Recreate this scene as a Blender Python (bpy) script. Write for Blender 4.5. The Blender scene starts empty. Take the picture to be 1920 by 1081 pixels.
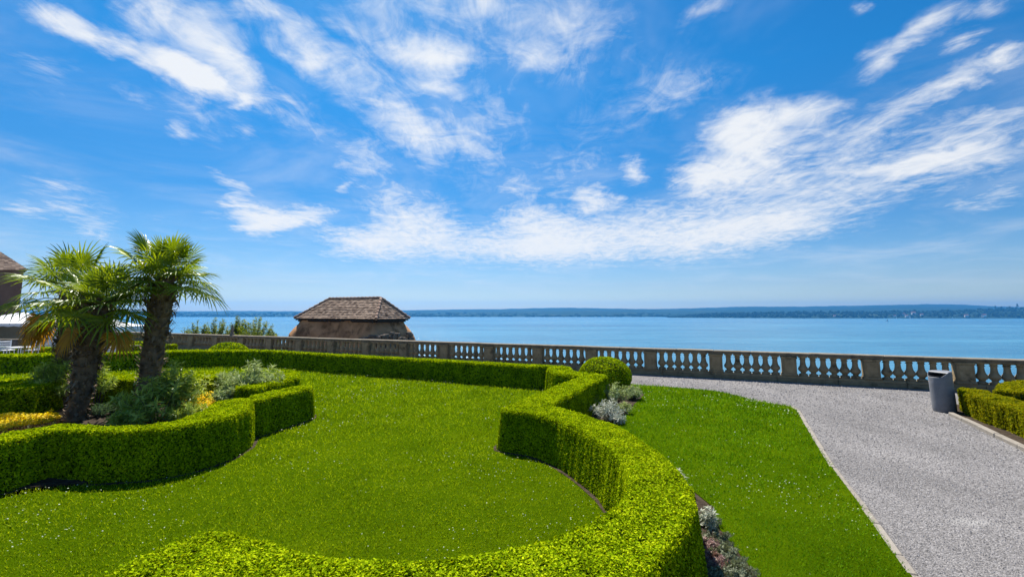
import bpy, bmesh, math, random
import numpy as np
from mathutils import Vector, Matrix
from mathutils.geometry import tessellate_polygon

rng = np.random.default_rng(7)
random.seed(7)
sc = bpy.context.scene
col = sc.collection
R = math.radians

# ------------------------------------------------------------------ camera
F_PX, H, HZ, CY = 888.0, 2.2, 583.0, 478.0
PITCH = math.atan((HZ - CY) / F_PX)
cam_d = bpy.data.cameras.new('camera')
cam = bpy.data.objects.new('camera', cam_d)
col.objects.link(cam)
cam.location = (0, 0, H)
cam.rotation_euler = (R(90) + PITCH, 0, 0)
cam_d.sensor_width = 36.0
cam_d.lens = 36.0 * F_PX / 1920.0
cam_d.shift_y = -(540.5 - CY) / 1920.0
cam_d.clip_start = 0.1
cam_d.clip_end = 60000
sc.camera = cam

def ray(x, y):
    a = (x - 960.0) / F_PX
    b = (CY - y) / F_PX
    c, s = math.cos(PITCH), math.sin(PITCH)
    return np.array([a, c - b * s, s + b * c])

def at(x, y, z=0.0):
    """photo pixel -> the point of height z it shows"""
    d = ray(x, y)
    t = (z - H) / d[2]
    return np.array([d[0] * t, d[1] * t, z])

def atd(x, y, dist):
    """photo pixel -> the point at depth dist along +Y"""
    d = ray(x, y)
    t = dist / d[1]
    return np.array([d[0] * t, dist, H + d[2] * t])

# ------------------------------------------------------------------ sun, sky, exposure
SUN_EL, SUN_DX, SUN_DY = R(57), -0.31, 0.951
sun_az = math.atan2(SUN_DX, SUN_DY)                      # from +Y towards +X
sd = Vector((math.sin(sun_az) * math.cos(SUN_EL), math.cos(sun_az) * math.cos(SUN_EL), math.sin(SUN_EL)))
sl = bpy.data.lights.new('sun', 'SUN')
sl.energy = 5.0
sl.angle = R(0.5)
sl.color = (1.0, 0.95, 0.86)
so = bpy.data.objects.new('sun', sl)
col.objects.link(so)
so.rotation_euler = (-sd).to_track_quat('-Z', 'Y').to_euler()
so.location = (0, 0, 60)
sc.view_settings.view_transform = 'Standard'
sc.view_settings.look = 'None'
sc.view_settings.exposure = 0.85
sc.view_settings.gamma = 1.0
sc.cycles.use_denoising = True
sc.cycles.max_bounces = 8
sc.cycles.transparent_max_bounces = 8
sc.cycles.volume_bounces = 0

world = bpy.data.worlds.new('World')
sc.world = world
world.use_nodes = True
wt = world.node_tree
for n in list(wt.nodes):
    wt.nodes.remove(n)

class NT:
    """tiny helper for node trees"""
    def __init__(self, tree): self.t = tree
    def n(self, typ, **kw):
        nd = self.t.nodes.new(typ)
        for k, v in kw.items():
            if k == 'ins':
                for i, val in v.items():
                    if hasattr(val, 'is_output') or isinstance(val, bpy.types.NodeSocket):
                        self.t.links.new(val, nd.inputs[i])
                    else:
                        nd.inputs[i].default_value = val
            else:
                setattr(nd, k, v)
        return nd
    def math(self, op, a, b=None, c=None, clamp=False):
        ins = {0: a}
        if b is not None: ins[1] = b
        if c is not None: ins[2] = c
        return self.n('ShaderNodeMath', operation=op, use_clamp=clamp, ins=ins).outputs[0]
    def vmath(self, op, a, b=None, out=0):
        ins = {0: a}
        if b is not None: ins[1] = b
        return self.n('ShaderNodeVectorMath', operation=op, ins=ins).outputs[out]
    def ramp(self, fac, stops, interp='LINEAR'):
        nd = self.n('ShaderNodeValToRGB', ins={0: fac})
        nd.color_ramp.interpolation = interp
        els = nd.color_ramp.elements
        while len(els) < len(stops): els.new(0.5)
        for e, (p, c) in zip(els, stops):
            e.position = p
            e.color = c if len(c) == 4 else (*c, 1)
        return nd.outputs[0]
    def mix(self, fac, a, b, blend='MIX'):
        nd = self.n('ShaderNodeMix', data_type='RGBA', blend_type=blend)
        for i, v in ((0, fac), (6, a), (7, b)):
            if isinstance(v, bpy.types.NodeSocket): self.t.links.new(v, nd.inputs[i])
            elif i == 0: nd.inputs[0].default_value = v
            else: nd.inputs[i].default_value = v if len(v) == 4 else (*v, 1)
        return nd.outputs[2]
    def noise(self, vec, scale, detail=4, rough=0.55, dist=0.0, out=0, lac=2.0):
        nd = self.n('ShaderNodeTexNoise', ins={'Scale': scale, 'Detail': detail, 'Roughness': rough, 'Distortion': dist, 'Lacunarity': lac})
        if vec is not None: self.t.links.new(vec, nd.inputs['Vector'])
        return nd.outputs[out]

W = NT(wt)
tc = W.n('ShaderNodeTexCoord').outputs['Generated']
sep = W.n('ShaderNodeSeparateXYZ', ins={0: tc})
dx, dy, dz = sep.outputs
sky = W.n('ShaderNodeTexSky', sky_type='NISHITA', sun_disc=False)
sky.sun_elevation = SUN_EL
sky.sun_rotation = sun_az
sky.altitude = 400
sky.air_density = 1.0
sky.dust_density = 0.6
sky.ozone_density = 2.2
# clear blue of the day: the sky texture, deepened a little away from the horizon
zc = W.math('MAXIMUM', dz, 0.0)
tint = W.ramp(zc, [(0.0, (.82, .90, .89)), (0.05, (.57, .68, .84)), (0.13, (.34, .60, .82)), (0.22, (.18, .55, .83)), (0.43, (.09, .62, .97)), (1.0, (.06, .52, .95))])
skyc = W.mix(1.0, sky.outputs[0], tint, 'MULTIPLY')
# cloud sheet coordinates (a plane high above), bands run along +Y as in the photo
zz = W.math('ADD', zc, 0.10)
px_ = W.math('DIVIDE', dx, zz)
py_ = W.math('DIVIDE', dy, zz)
cp = W.n('ShaderNodeCombineXYZ', ins={0: px_, 1: py_, 2: 0.0}).outputs[0]
cps = W.n('ShaderNodeCombineXYZ', ins={0: W.math('MULTIPLY', px_, 2.2), 1: W.math('MULTIPLY', py_, 0.8), 2: 0.0}).outputs[0]
warp = W.noise(cp, 2.3, 5, 0.6, 0.3, out=1)
warp = W.vmath('SUBTRACT', warp, (0.5, 0.5, 0.5))
warp2 = W.noise(cp, 9.0, 4, 0.65, 0.0, out=1)
warp2 = W.vmath('SUBTRACT', warp2, (0.5, 0.5, 0.5))
wv = W.vmath('ADD', tc, W.vmath('MULTIPLY', warp, (0.085, 0.085, 0.06)))
wv = W.vmath('ADD', wv, W.vmath('MULTIPLY', warp2, (0.035, 0.035, 0.025)))
STREAKS = [  # cirrus bands: two ends as seen, half width, strength
 (10,-4,190,60,24,.95),(110,35,260,108,22,1.05),(220,86,430,182,20,1.4),(300,110,420,168,14,.8),
 (205,-30,400,95,62,1.),(330,60,500,140,62,1.),(400,110,510,200,34,.75),(460,170,640,262,34,.6),(600,240,740,340,46,.45),
 (500,-10,600,150,34,.85),(400,-10,540,15,28,.8),(560,90,610,155,22,.6),
 (560,-40,900,60,120,.42),(540,30,720,180,70,.36),(710,104,905,110,25,1.),(760,148,880,180,15,.75),
 (850,-10,980,12,28,.6),(880,10,1200,90,80,.45),(950,103,1060,112,20,.55),
 (600,120,770,230,34,.6),(690,205,850,295,36,.95),(830,235,940,305,26,.5),(600,290,760,350,40,.3),
 (180,130,300,215,16,.36),(316,222,354,264,14,.6),(430,240,490,258,13,.5),(436,186,476,203,11,.65),(-20,80,130,130,26,.3),(240,200,480,250,40,.22),
 (-30,335,240,400,34,.55),(-10,372,100,402,13,.5),(120,408,240,436,14,.6),(125,434,220,450,10,.45),(240,400,330,420,12,.3),
 (362,322,500,364,16,.85),(415,370,480,382,14,.8),(365,404,640,402,25,.8),(420,412,560,428,28,.95),(520,420,640,396,18,.8),
 (624,358,668,343,10,.8),
 (560,448,780,462,26,.95),(650,385,880,415,34,1.05),(610,442,1020,474,34,1.1),(880,436,1160,474,42,1.15),(990,452,1340,420,42,1.),
 (1140,474,1540,430,34,1.1),(1290,416,1690,384,40,1.1),(1250,372,1400,385,18,.35),(900,415,1100,400,22,.5),
 (1260,312,1640,238,58,1.),(1310,232,1480,238,44,1.),(1235,348,1400,318,26,.85),(1440,212,1580,214,24,.7),
 (1400,352,2120,232,30,.95),(1540,305,1780,180,22,.8),(1600,228,2060,50,24,.95),(1700,255,2100,165,26,.75),(1480,372,2000,290,30,.6),(1250,340,1500,330,40,.5),
 (1570,165,1700,75,25,1.),(1670,100,1830,-6,25,.95),(1740,118,1850,60,15,.7),(1800,40,1920,0,17,.65),(1600,8,1630,20,12,.6),(1860,120,1930,95,14,.5),
 (1158,318,1216,324,21,1.),(1070,384,1135,363,17,.9),(1095,387,1180,376,12,.55),
 (1750,394,1910,368,16,.62),(1830,366,1940,343,14,.5),
 (1190,205,1420,128,24,.4),(1150,260,1350,50,60,.32),(1250,55,1400,0,18,.55),(880,185,1010,255,40,.35),(1000,300,1200,340,40,.22),(930,345,1010,365,20,.3),
 (860,350,1150,365,55,.34),(680,60,1020,70,150,.32),(680,210,1000,300,110,.28),(1000,160,1200,300,100,.22),(940,40,1240,40,70,.28),(250,120,480,230,60,.25),(1650,290,1920,290,60,.3),(1100,405,1500,405,36,.3),(0,130,200,200,60,.2),
]
def ndir(x, y):
    v = Vector(ray(x, y)); v.normalize(); return v
acc = None
for (x0, y0, x1, y1, w, a) in STREAKS:
    A, B = ndir(x0, y0), ndir(x1, y1)
    c = (A + B).normalized()
    t1 = (B - A); L = t1.length * 0.5 * 1.12
    t1 = (t1 - c * t1.dot(c)).normalized()
    t2 = c.cross(t1)
    mid = ray((x0 + x1) / 2, (y0 + y1) / 2)
    hw = 1.6 * w / F_PX / (np.linalg.norm(mid))
    rot = Matrix((t1, t2, c)).transposed()
    mp = W.n('ShaderNodeMapping', vector_type='TEXTURE', ins={0: wv})
    mp.inputs['Location'].default_value = c
    mp.inputs['Rotation'].default_value = rot.to_euler()
    mp.inputs['Scale'].default_value = (L, hw, 50.0)
    gr = W.n('ShaderNodeTexGradient', gradient_type='QUADRATIC_SPHERE' if False else 'SPHERICAL', ins={0: mp.outputs[0]}).outputs['Fac']
    acc = W.math('MULTIPLY', gr, a) if acc is None else W.math('MULTIPLY_ADD', gr, a, acc)
fib = W.noise(cps, 3.2, 8, 0.62, 2.4)
fib2 = W.noise(cp, 5.0, 9, 0.63, 1.6)
tex = W.math('MULTIPLY_ADD', fib, 0.42, W.math('MULTIPLY', fib2, 0.58))
tex = W.math('MULTIPLY', W.math('SUBTRACT', tex, 0.5), 2.4)                      # about -0.5..0.5
gate = W.math('MINIMUM', W.math('MULTIPLY', acc, 3.0), 1.0)
den = W.math('ADD', acc, W.math('MULTIPLY', tex, W.math('MULTIPLY', gate, 0.95)))
den = W.n('ShaderNodeMapRange', interpolation_type='SMOOTHSTEP', ins={0: den, 1: 0.0, 2: 1.42, 3: 0.0, 4: 1.0}).outputs[0]
veil = W.noise(cp, 1.1, 5, 0.6, 0.5)
veil = W.n('ShaderNodeMapRange', interpolation_type='SMOOTHSTEP', ins={0: veil, 1: 0.40, 2: 0.85, 3: 0.0, 4: 0.40}).outputs[0]
den = W.math('MAXIMUM', den, veil)
above = W.n('ShaderNodeMapRange', interpolation_type='SMOOTHSTEP', ins={0: dz, 1: 0.0, 2: 0.09, 3: 0.0, 4: 1.0}).outputs[0]
den = W.math('MULTIPLY', den, above)
den = W.math('MULTIPLY', den, 0.97)
CLOUD = 7.0
full = W.mix(den, skyc, (CLOUD * 0.97, CLOUD * 0.985, CLOUD, 1))
bg = W.n('ShaderNodeBackground', ins={0: full, 1: 0.074})
wo = W.n('ShaderNodeOutputWorld', ins={0: bg.outputs[0]})

# ------------------------------------------------------------------ mesh helpers
def tag(o, label=None, cat=None, group=None, kind=None):
    if label: o['label'] = label
    if cat: o['category'] = cat
    if group: o['group'] = group
    if kind: o['kind'] = kind
    return o

def empty(name, loc=(0, 0, 0), rz=0.0):
    o = bpy.data.objects.new(name, None)
    col.objects.link(o)
    o.location = loc
    o.rotation_euler = (0, 0, rz)
    o.empty_display_size = 0.2
    return o

class MB:
    """collects vertices and faces as numpy arrays; build() links ONE mesh object"""
    def __init__(self): self.v, self.f, self.r, self.n = [], [], [], 0
    def add(self, v, f, r=None):
        v = np.asarray(v, float).reshape(-1, 3)
        f = np.asarray(f, np.int64)
        self.v.append(v); self.f.append(f + self.n)
        if r is None: r = np.full(len(v), rng.random())
        elif np.isscalar(r): r = np.full(len(v), float(r))
        self.r.append(r)
        self.n += len(v)
        return self
    def box(self, c, s, rz=0.0, bev=0.0, r=None):
        x, y, z = s[0] / 2, s[1] / 2, s[2] / 2
        if bev <= 0:
            v = np.array([[i * x, j * y, k * z] for i in (-1, 1) for j in (-1, 1) for k in (-1, 1)])
            f = [[0, 1, 3, 2], [4, 6, 7, 5], [0, 4, 5, 1], [2, 3, 7, 6], [0, 2, 6, 4], [1, 5, 7, 3]]
        else:
            b = min(bev, x * .9, y * .9, z * .9)
            ring = lambda zz, ins: [[-x + ins, -y + b, zz], [-x + b, -y + ins, zz], [x - b, -y + ins, zz], [x - ins, -y + b, zz], [x - ins, y - b, zz], [x - b, y - ins, zz], [-x + b, y - ins, zz], [-x + ins, y - b, zz]]
            v = np.array(ring(-z, b) + ring(-z + b, 0) + ring(z - b, 0) + ring(z, b))
            f = []
            for k in range(3):
                for i in range(8):
                    j = (i + 1) % 8
                    f.append([k * 8 + i, k * 8 + j, k * 8 + 8 + j, k * 8 + 8 + i])
            T = 24
            f += [[T, T + 1, T + 2, T + 3], [T, T + 3, T + 4, T + 7], [T + 4, T + 5, T + 6, T + 7], [3, 2, 1, 0], [7, 4, 3, 0], [7, 6, 5, 4]]
        cs, sn = math.cos(rz), math.sin(rz)
        v = np.stack([v[:, 0] * cs - v[:, 1] * sn, v[:, 0] * sn + v[:, 1] * cs, v[:, 2]], 1) + np.asarray(c, float)
        return self.add(v, f, r)
    def tube(self, pts, rad, seg=8, r=None, cap=True):
        pts = np.asarray(pts, float); n = len(pts)
        rad = np.full(n, rad) if np.isscalar(rad) else np.asarray(rad, float)
        d = np.gradient(pts, axis=0); d /= np.linalg.norm(d, axis=1, keepdims=True) + 1e-9
        ref = np.where(np.abs(d[:, 2:3]) > 0.95, np.array([[1., 0, 0]]), np.array([[0, 0, 1.]]))
        u = np.cross(d, ref); u /= np.linalg.norm(u, axis=1, keepdims=True) + 1e-9
        w = np.cross(d, u)
        a = np.linspace(0, 2 * np.pi, seg, endpoint=False)
        v = pts[:, None] + rad[:, None, None] * (np.cos(a)[None, :, None] * u[:, None] + np.sin(a)[None, :, None] * w[:, None])
        f = [[k * seg + i, k * seg + (i + 1) % seg, (k + 1) * seg + (i + 1) % seg, (k + 1) * seg + i] for k in range(n - 1) for i in range(seg)]
        v = v.reshape(-1, 3)
        if cap:
            v = np.vstack([v, pts[:1], pts[-1:]])
            self.add(v, f, r); b = self.n - len(v)
            self.f.append(np.array([[n * seg, (i + 1) % seg, i] for i in range(seg)]) + b)
            self.f.append(np.array([[n * seg + 1, (n - 1) * seg + i, (n - 1) * seg + (i + 1) % seg] for i in range(seg)]) + b)
            return self
        return self.add(v, f, r)
    def lathe(self, c, prof, seg=16, r=None, sq=None):
        """prof: (radius, z) from the bottom up"""
        a = np.linspace(0, 2 * np.pi, seg, endpoint=False)
        v = np.array([[c[0] + rr * math.cos(t), c[1] + rr * math.sin(t), c[2] + z] for rr, z in prof for t in a])
        f = [[k * seg + i, k * seg + (i + 1) % seg, (k + 1) * seg + (i + 1) % seg, (k + 1) * seg + i] for k in range(len(prof) - 1) for i in range(seg)]
        return self.add(v, f, r)
    def build(self, name, mat, parent=None, smooth=False):
        me = bpy.data.meshes.new(name)
        V = np.vstack(self.v); Rr = np.concatenate(self.r)
        loops, starts, tot, off = [], [], [], 0
        for f in self.f:
            k = f.shape[1]
            loops.append(f.ravel()); starts.append(off + np.arange(len(f)) * k); off += f.size
        loops = np.concatenate(loops); starts = np.concatenate(starts)
        me.vertices.add(len(V)); me.vertices.foreach_set('co', V.ravel().astype(np.float32))
        me.loops.add(len(loops)); me.loops.foreach_set('vertex_index', loops.astype(np.int32))
        me.polygons.add(len(starts)); me.polygons.foreach_set('loop_start', starts.astype(np.int32))
        at_ = me.attributes.new('rnd', 'FLOAT', 'POINT'); at_.data.foreach_set('value', Rr.astype(np.float32))
        me.update(calc_edges=True)
        me.polygons.foreach_set('use_smooth', np.full(len(starts), smooth))
        o = bpy.data.objects.new(name, me)
        if isinstance(mat, (list, tuple)):
            for m in mat: me.materials.append(m)
        else: me.materials.append(mat)
        col.objects.link(o)
        if parent is not None: o.parent = parent
        return o

def unit(a):
    return a / (np.linalg.norm(a, axis=-1, keepdims=True) + 1e-12)

def leaf_quads(mb, P, N, l, w, T=None, bend=0.0):
    """diamond leaves at P facing N, long axis T (random when None)"""
    n = len(P)
    N = unit(N)
    if T is None: T = rng.normal(size=(n, 3))
    T = unit(T - N * (T * N).sum(1, keepdims=True))
    B = np.cross(N, T)
    l = np.broadcast_to(l, (n,))[:, None]; w = np.broadcast_to(w, (n,))[:, None]
    a = P - T * l * .5; b = P - T * l * .05 + B * w * .5 + N * w * .12; c = P + T * l * .5 - N * l * bend; d = P - T * l * .05 - B * w * .5 + N * w * .12
    v = np.stack([a, d, c, b], 1).reshape(-1, 3)
    f = np.arange(n * 4).reshape(n, 4)
    r = np.repeat(rng.random(n), 4)
    mb.add(v, f, r)

def inside(poly, P):
    x, y = P[:, 0], P[:, 1]
    r = np.zeros(len(P), bool)
    n = len(poly)
    for i in range(n):
        x0, y0 = poly[i][:2]; x1, y1 = poly[(i + 1) % n][:2]
        if y0 == y1: continue
        c = ((y0 > y) != (y1 > y)) & (x < (x1 - x0) * (y - y0) / (y1 - y0) + x0)
        r ^= c
    return r

def edge_dist(poly, P):
    d = np.full(len(P), 1e9)
    n = len(poly)
    for i in range(n):
        a = np.array(poly[i][:2]); b = np.array(poly[(i + 1) % n][:2])
        ab = b - a; L2 = (ab * ab).sum() + 1e-12
        t = np.clip(((P[:, :2] - a) @ ab) / L2, 0, 1)
        d = np.minimum(d, np.linalg.norm(P[:, :2] - (a + t[:, None] * ab), axis=1))
    return d

def area(poly):
    p = np.asarray(poly)[:, :2]; q = np.roll(p, -1, 0)
    return 0.5 * (p[:, 0] * q[:, 1] - q[:, 0] * p[:, 1]).sum()

def resample(poly, step=0.06, smooth=2):
    p = np.asarray(poly, float)[:, :2]
    if area(p) < 0: p = p[::-1]
    out = []
    for i in range(len(p)):
        a, b = p[i], p[(i + 1) % len(p)]
        k = max(1, int(round(np.linalg.norm(b - a) / step)))
        out += [a + (b - a) * j / k for j in range(k)]
    q = np.array(out)
    for _ in range(smooth):
        q = 0.25 * np.roll(q, 1, 0) + 0.5 * q + 0.25 * np.roll(q, -1, 0)
    return q

def wave(P, s, seed=0):
    """cheap smooth noise -1..1"""
    r = np.random.default_rng(seed)
    v = np.zeros(len(P))
    for k in range(5):
        d = r.normal(size=P.shape[1]); d /= np.linalg.norm(d)
        v += np.sin(P @ d * s * (0.7 + 0.5 * k) + r.random() * 6.28) / (1 + .5 * k)
    return v / 2.2

# ------------------------------------------------------------------ materials
def new_mat(name):
    m = bpy.data.materials.new(name); m.use_nodes = True
    t = NT(m.node_tree)
    for n in list(m.node_tree.nodes): m.node_tree.nodes.remove(n)
    out = t.n('ShaderNodeOutputMaterial')
    return m, t, out

def leaf_mat(name, dark, mid, light, trans=0.35, tcol=None, rough=0.45, patch=3.0, spec=0.3):
    m, t, out = new_mat(name)
    at_ = t.n('ShaderNodeAttribute', attribute_name='rnd').outputs['Fac']
    pos = t.n('ShaderNodeNewGeometry').outputs['Position']
    nz = t.noise(pos, patch, 5, .65)
    fac = t.math('ADD', t.math('MULTIPLY', at_, 0.7), t.math('MULTIPLY_ADD', nz, 0.9, -0.3), clamp=True)
    c = t.ramp(fac, [(0.0, dark), (0.5, mid), (1.0, light)])
    p = t.n('ShaderNodeBsdfPrincipled', ins={'Base Color': c, 'Roughness': rough, 'Specular IOR Level': spec})
    tcl = t.mix(1.0, c, tcol or (1.5, 1.5, 0.6), 'MULTIPLY')
    tr = t.n('ShaderNodeBsdfTranslucent', ins={0: tcl})
    mx = t.n('ShaderNodeMixShader', ins={0: trans, 1: p.outputs[0], 2: tr.outputs[0]})
    t.t.links.new(mx.outputs[0], out.inputs[0])
    return m

def solid_mat(name, c1, c2, scale=3.0, rough=0.8, bump=0.0, bscale=40.0, spec=0.3, metal=0.0, detail=5, stain=None, rnd=0.0):
    m, t, out = new_mat(name)
    pos = t.n('ShaderNodeNewGeometry').outputs['Position']
    nz = t.noise(pos, scale, detail, 0.6)
    fac = t.n('ShaderNodeMapRange', ins={0: nz, 1: 0.3, 2: 0.7}).outputs[0]
    if rnd:
        at_ = t.n('ShaderNodeAttribute', attribute_name='rnd').outputs['Fac']
        fac = t.math('ADD', t.math('MULTIPLY', fac, 1 - rnd), t.math('MULTIPLY', at_, rnd), clamp=True)
    c = t.mix(fac, c1, c2)
    if stain:
        n2 = t.noise(pos, stain[1], 6, 0.7, 0.4)
        k = t.n('ShaderNodeMapRange', interpolation_type='SMOOTHSTEP', ins={0: n2, 1: stain[2], 2: stain[3]}).outputs[0]
        c = t.mix(k, c, stain[0])
    p = t.n('ShaderNodeBsdfPrincipled', ins={'Base Color': c, 'Roughness': rough, 'Specular IOR Level': spec, 'Metallic': metal})
    if bump:
        bn = t.noise(pos, bscale, 5, 0.65)
        b = t.n('ShaderNodeBump', ins={'Strength': bump, 'Distance': 0.02, 'Height': bn})
        t.t.links.new(b.outputs[0], p.inputs['Normal'])
    t.t.links.new(p.outputs[0], out.inputs[0])
    return m

M = {}
M['box_leaf'] = leaf_mat('box_leaf', (.014, .034, .0008), (.235, .355, .003), (.62, .70, .012), .25, (1.5, 1.3, .3), rough=.55, spec=.0)
M['box_leaf_gold'] = leaf_mat('box_leaf_gold', (.07, .105, .004), (.20, .215, .006), (.37, .33, .010), .38, (1.4, 1.25, .4), rough=.55, spec=.0)
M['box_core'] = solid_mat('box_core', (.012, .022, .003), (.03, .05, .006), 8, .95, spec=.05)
M['grass'] = leaf_mat('grass', (.035, .065, .0004), (.20, .315, .008), (.44, .53, .028), .36, (1.35, 1.25, .2), rough=.6, patch=.9, spec=.0)
M['lush_grass'] = leaf_mat('lush_grass', (.014, .05, .0004), (.09, .225, .006), (.27, .43, .025), .36, (1.3, 1.25, .2), rough=.6, patch=.9, spec=.0)
M['oleander_leaf'] = leaf_mat('oleander_leaf', (.12, .19, .03), (.29, .39, .06), (.58, .64, .20), .38, (1.4, 1.3, .5), rough=.4, spec=.2)
M['silver_leaf'] = leaf_mat('silver_leaf', (.24, .26, .19), (.46, .48, .39), (.68, .68, .58), .2, (1.1, 1.1, .9), rough=.7)
M['sage_leaf'] = leaf_mat('sage_leaf', (.16, .22, .08), (.32, .39, .16), (.52, .58, .32), .3, (1.2, 1.2, .7), rough=.6)
M['bedding_leaf'] = leaf_mat('bedding_leaf', (.10, .12, .07), (.20, .23, .14), (.36, .38, .27), .2, (1.1, 1.1, .7), rough=.7)
M['santolina_leaf'] = leaf_mat('santolina_leaf', (.06, .13, .06), (.11, .20, .09), (.19, .29, .14), .3, (1.2, 1.2, .7), rough=.6)
M['sedum_leaf'] = leaf_mat('sedum_leaf', (.20, .10, .09), (.34, .20, .18), (.45, .38, .30), .2, (1.2, 1.1, .9), rough=.6)
M['yellow_petal'] = leaf_mat('yellow_petal', (.70, .50, .003), (.86, .70, .004), (.90, .80, .02), .45, (1.2, 1.1, .4), rough=.6)
M['daisy'] = leaf_mat('daisy', (.40, .46, .30), (.50, .55, .40), (.62, .64, .52), .2, (1, 1, .9), rough=.7)
M['palm_leaf'] = leaf_mat('palm_leaf', (.06, .11, .005), (.165, .25, .008), (.34, .40, .02), .38, (1.6, 1.4, .3), rough=.4, patch=2.0, spec=.28)
M['palm_dead'] = leaf_mat('palm_dead', (.28, .14, .015), (.46, .25, .02), (.58, .36, .04), .4, (1.2, 1.0, .5), rough=.6)
M['palm_fibre'] = solid_mat('palm_fibre', (.07, .045, .025), (.36, .265, .17), 9, .9, .6, 60, rnd=.6)
M['shrub_leaf'] = leaf_mat('shrub_leaf', (.08, .13, .012), (.17, .23, .018), (.30, .34, .03), .35, (1.4, 1.3, .5), rough=.5)
M['bark'] = solid_mat('bark', (.06, .05, .035), (.13, .11, .08), 12, .9)
M['stone'] = solid_mat('stone', (.185, .135, .075), (.41, .315, .185), 5, .92, .5, 55, spec=.15, stain=((.062, .047, .027, 1), 2.2, .52, .72), rnd=.35)
M['coping_stone'] = solid_mat('coping_stone', (.14, .118, .085), (.28, .24, .185), 5, .92, .5, 55, spec=.15, stain=((.07, .06, .05, 1), 3.0, .5, .75), rnd=.25)
M['kerb_stone'] = solid_mat('kerb_stone', (.20, .175, .145), (.33, .295, .25), 9, .92, .4, 70, rnd=.4, spec=.15)
M['soil'] = solid_mat('soil', (.026, .019, .013), (.085, .064, .046), 14, .97, 1.0, 50, spec=.05)
M['pebble'] = solid_mat('pebble', (.125, .116, .112), (.40, .376, .365), 60, .85, rnd=.85, spec=.2)
M['bin_metal'] = solid_mat('bin_metal', (.15, .155, .17), (.19, .195, .21), 6, .5, .1, 200, spec=.4, stain=((.11, .11, .12, 1), 9, .55, .75))
M['bin_dark'] = solid_mat('bin_dark', (.01, .01, .011), (.02, .02, .022), 6, .6)
M['plaster'] = solid_mat('plaster', (.30, .155, .075), (.56, .31, .155), 1.6, .95, .4, 30, spec=.1, stain=((.16, .088, .045, 1), 1.1, .46, .64))
M['rubble'] = solid_mat('rubble', (.06, .05, .04), (.24, .20, .16), 7, .95, 1.0, 20, spec=.1, rnd=.3)
M['tile'] = solid_mat('tile', (.085, .055, .04), (.38, .28, .21), 3, .9, .3, 60, spec=.15, rnd=.8, stain=((.06, .05, .04, 1), 1.5, .55, .75))
M['ridge_tile'] = solid_mat('ridge_tile', (.20, .13, .095), (.42, .29, .22), 5, .9, .3, 60, spec=.15, rnd=.6)
M['dark_wood'] = solid_mat('dark_wood', (.018, .014, .011), (.04, .03, .024), 8, .85)
M['canvas'] = solid_mat('canvas', (.72, .72, .72), (.80, .80, .79), 2, .8, spec=.2)
M['canvas_beige'] = solid_mat('canvas_beige', (.36, .30, .24), (.44, .37, .30), 1.5, .9, spec=.1)
M['white_paint'] = solid_mat('white_paint', (.68, .69, .70), (.78, .78, .78), 3, .6, spec=.3)
M['black_metal'] = solid_mat('black_metal', (.012, .012, .013), (.03, .03, .03), 10, .5, spec=.4)
M['rail_metal'] = solid_mat('rail_metal', (.22, .24, .16), (.32, .34, .22), 10, .5, spec=.4)
M['banner_blue'] = solid_mat('banner_blue', (.02, .025, .06), (.05, .05, .10), 5, .8)
M['dark_render'] = solid_mat('dark_render', (.10, .06, .045), (.17, .11, .08), .8, .95)
M['glass_dark'] = solid_mat('glass_dark', (.02, .025, .03), (.04, .05, .06), 3, .1, spec=.6)

def gravel_material():
    m, t, out = new_mat('gravel')
    pos = t.n('ShaderNodeNewGeometry').outputs['Position']
    vo = t.n('ShaderNodeTexVoronoi', feature='F1', ins={'Vector': pos, 'Scale': 62.0, 'Randomness': 1.0})
    vr = t.n('ShaderNodeSeparateColor', ins={0: vo.outputs['Color']}).outputs[0]
    fine = t.noise(pos, 22, 6, .75)
    k = t.math('ADD', t.math('MULTIPLY', vr, .62), t.math('MULTIPLY_ADD', fine, 1.0, -.32), clamp=True)
    c = t.ramp(k, [(0.0, (.082, .077, .075)), (.35, (.168, .157, .152)), (.7, (.25, .236, .23)), (1.0, (.39, .37, .36))])
    big = t.noise(t.vmath('MULTIPLY', pos, (1.0, .45, 1.0)), .8, 5, .62)
    kb = t.n('ShaderNodeMapRange', ins={0: big, 1: .33, 2: .68, 3: .74, 4: 1.16}).outputs[0]
    c = t.mix(1.0, c, t.n('ShaderNodeCombineColor', ins={0: kb, 1: kb, 2: kb}).outputs[0], 'MULTIPLY')
    # pale worn dust, one patch at the path and faint ones around
    wp = at(1822, 978)
    d = t.vmath('SUBTRACT', pos, tuple(wp))
    d = t.vmath('LENGTH', t.vmath('MULTIPLY', d, (2.6, 5.0, 0.0)), out=1)
    ws = t.math('MULTIPLY', t.math('SUBTRACT', 1.0, d, clamp=True), t.noise(pos, 14, 5, .7))
    ws = t.n('ShaderNodeMapRange', ins={0: ws, 1: .1, 2: .5, 3: 0, 4: .5}).outputs[0]
    c = t.mix(ws, c, (.40, .385, .365))
    p = t.n('ShaderNodeBsdfPrincipled', ins={'Base Color': c, 'Roughness': .92, 'Specular IOR Level': .15})
    b = t.n('ShaderNodeBump', ins={'Strength': .9, 'Distance': .012, 'Height': t.math('ADD', t.math('MULTIPLY', vo.outputs['Distance'], -1.0), t.math('MULTIPLY', fine, .8))})
    t.t.links.new(b.outputs[0], p.inputs['Normal'])
    t.t.links.new(p.outputs[0], out.inputs[0])
    return m
M['gravel'] = gravel_material()

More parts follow.
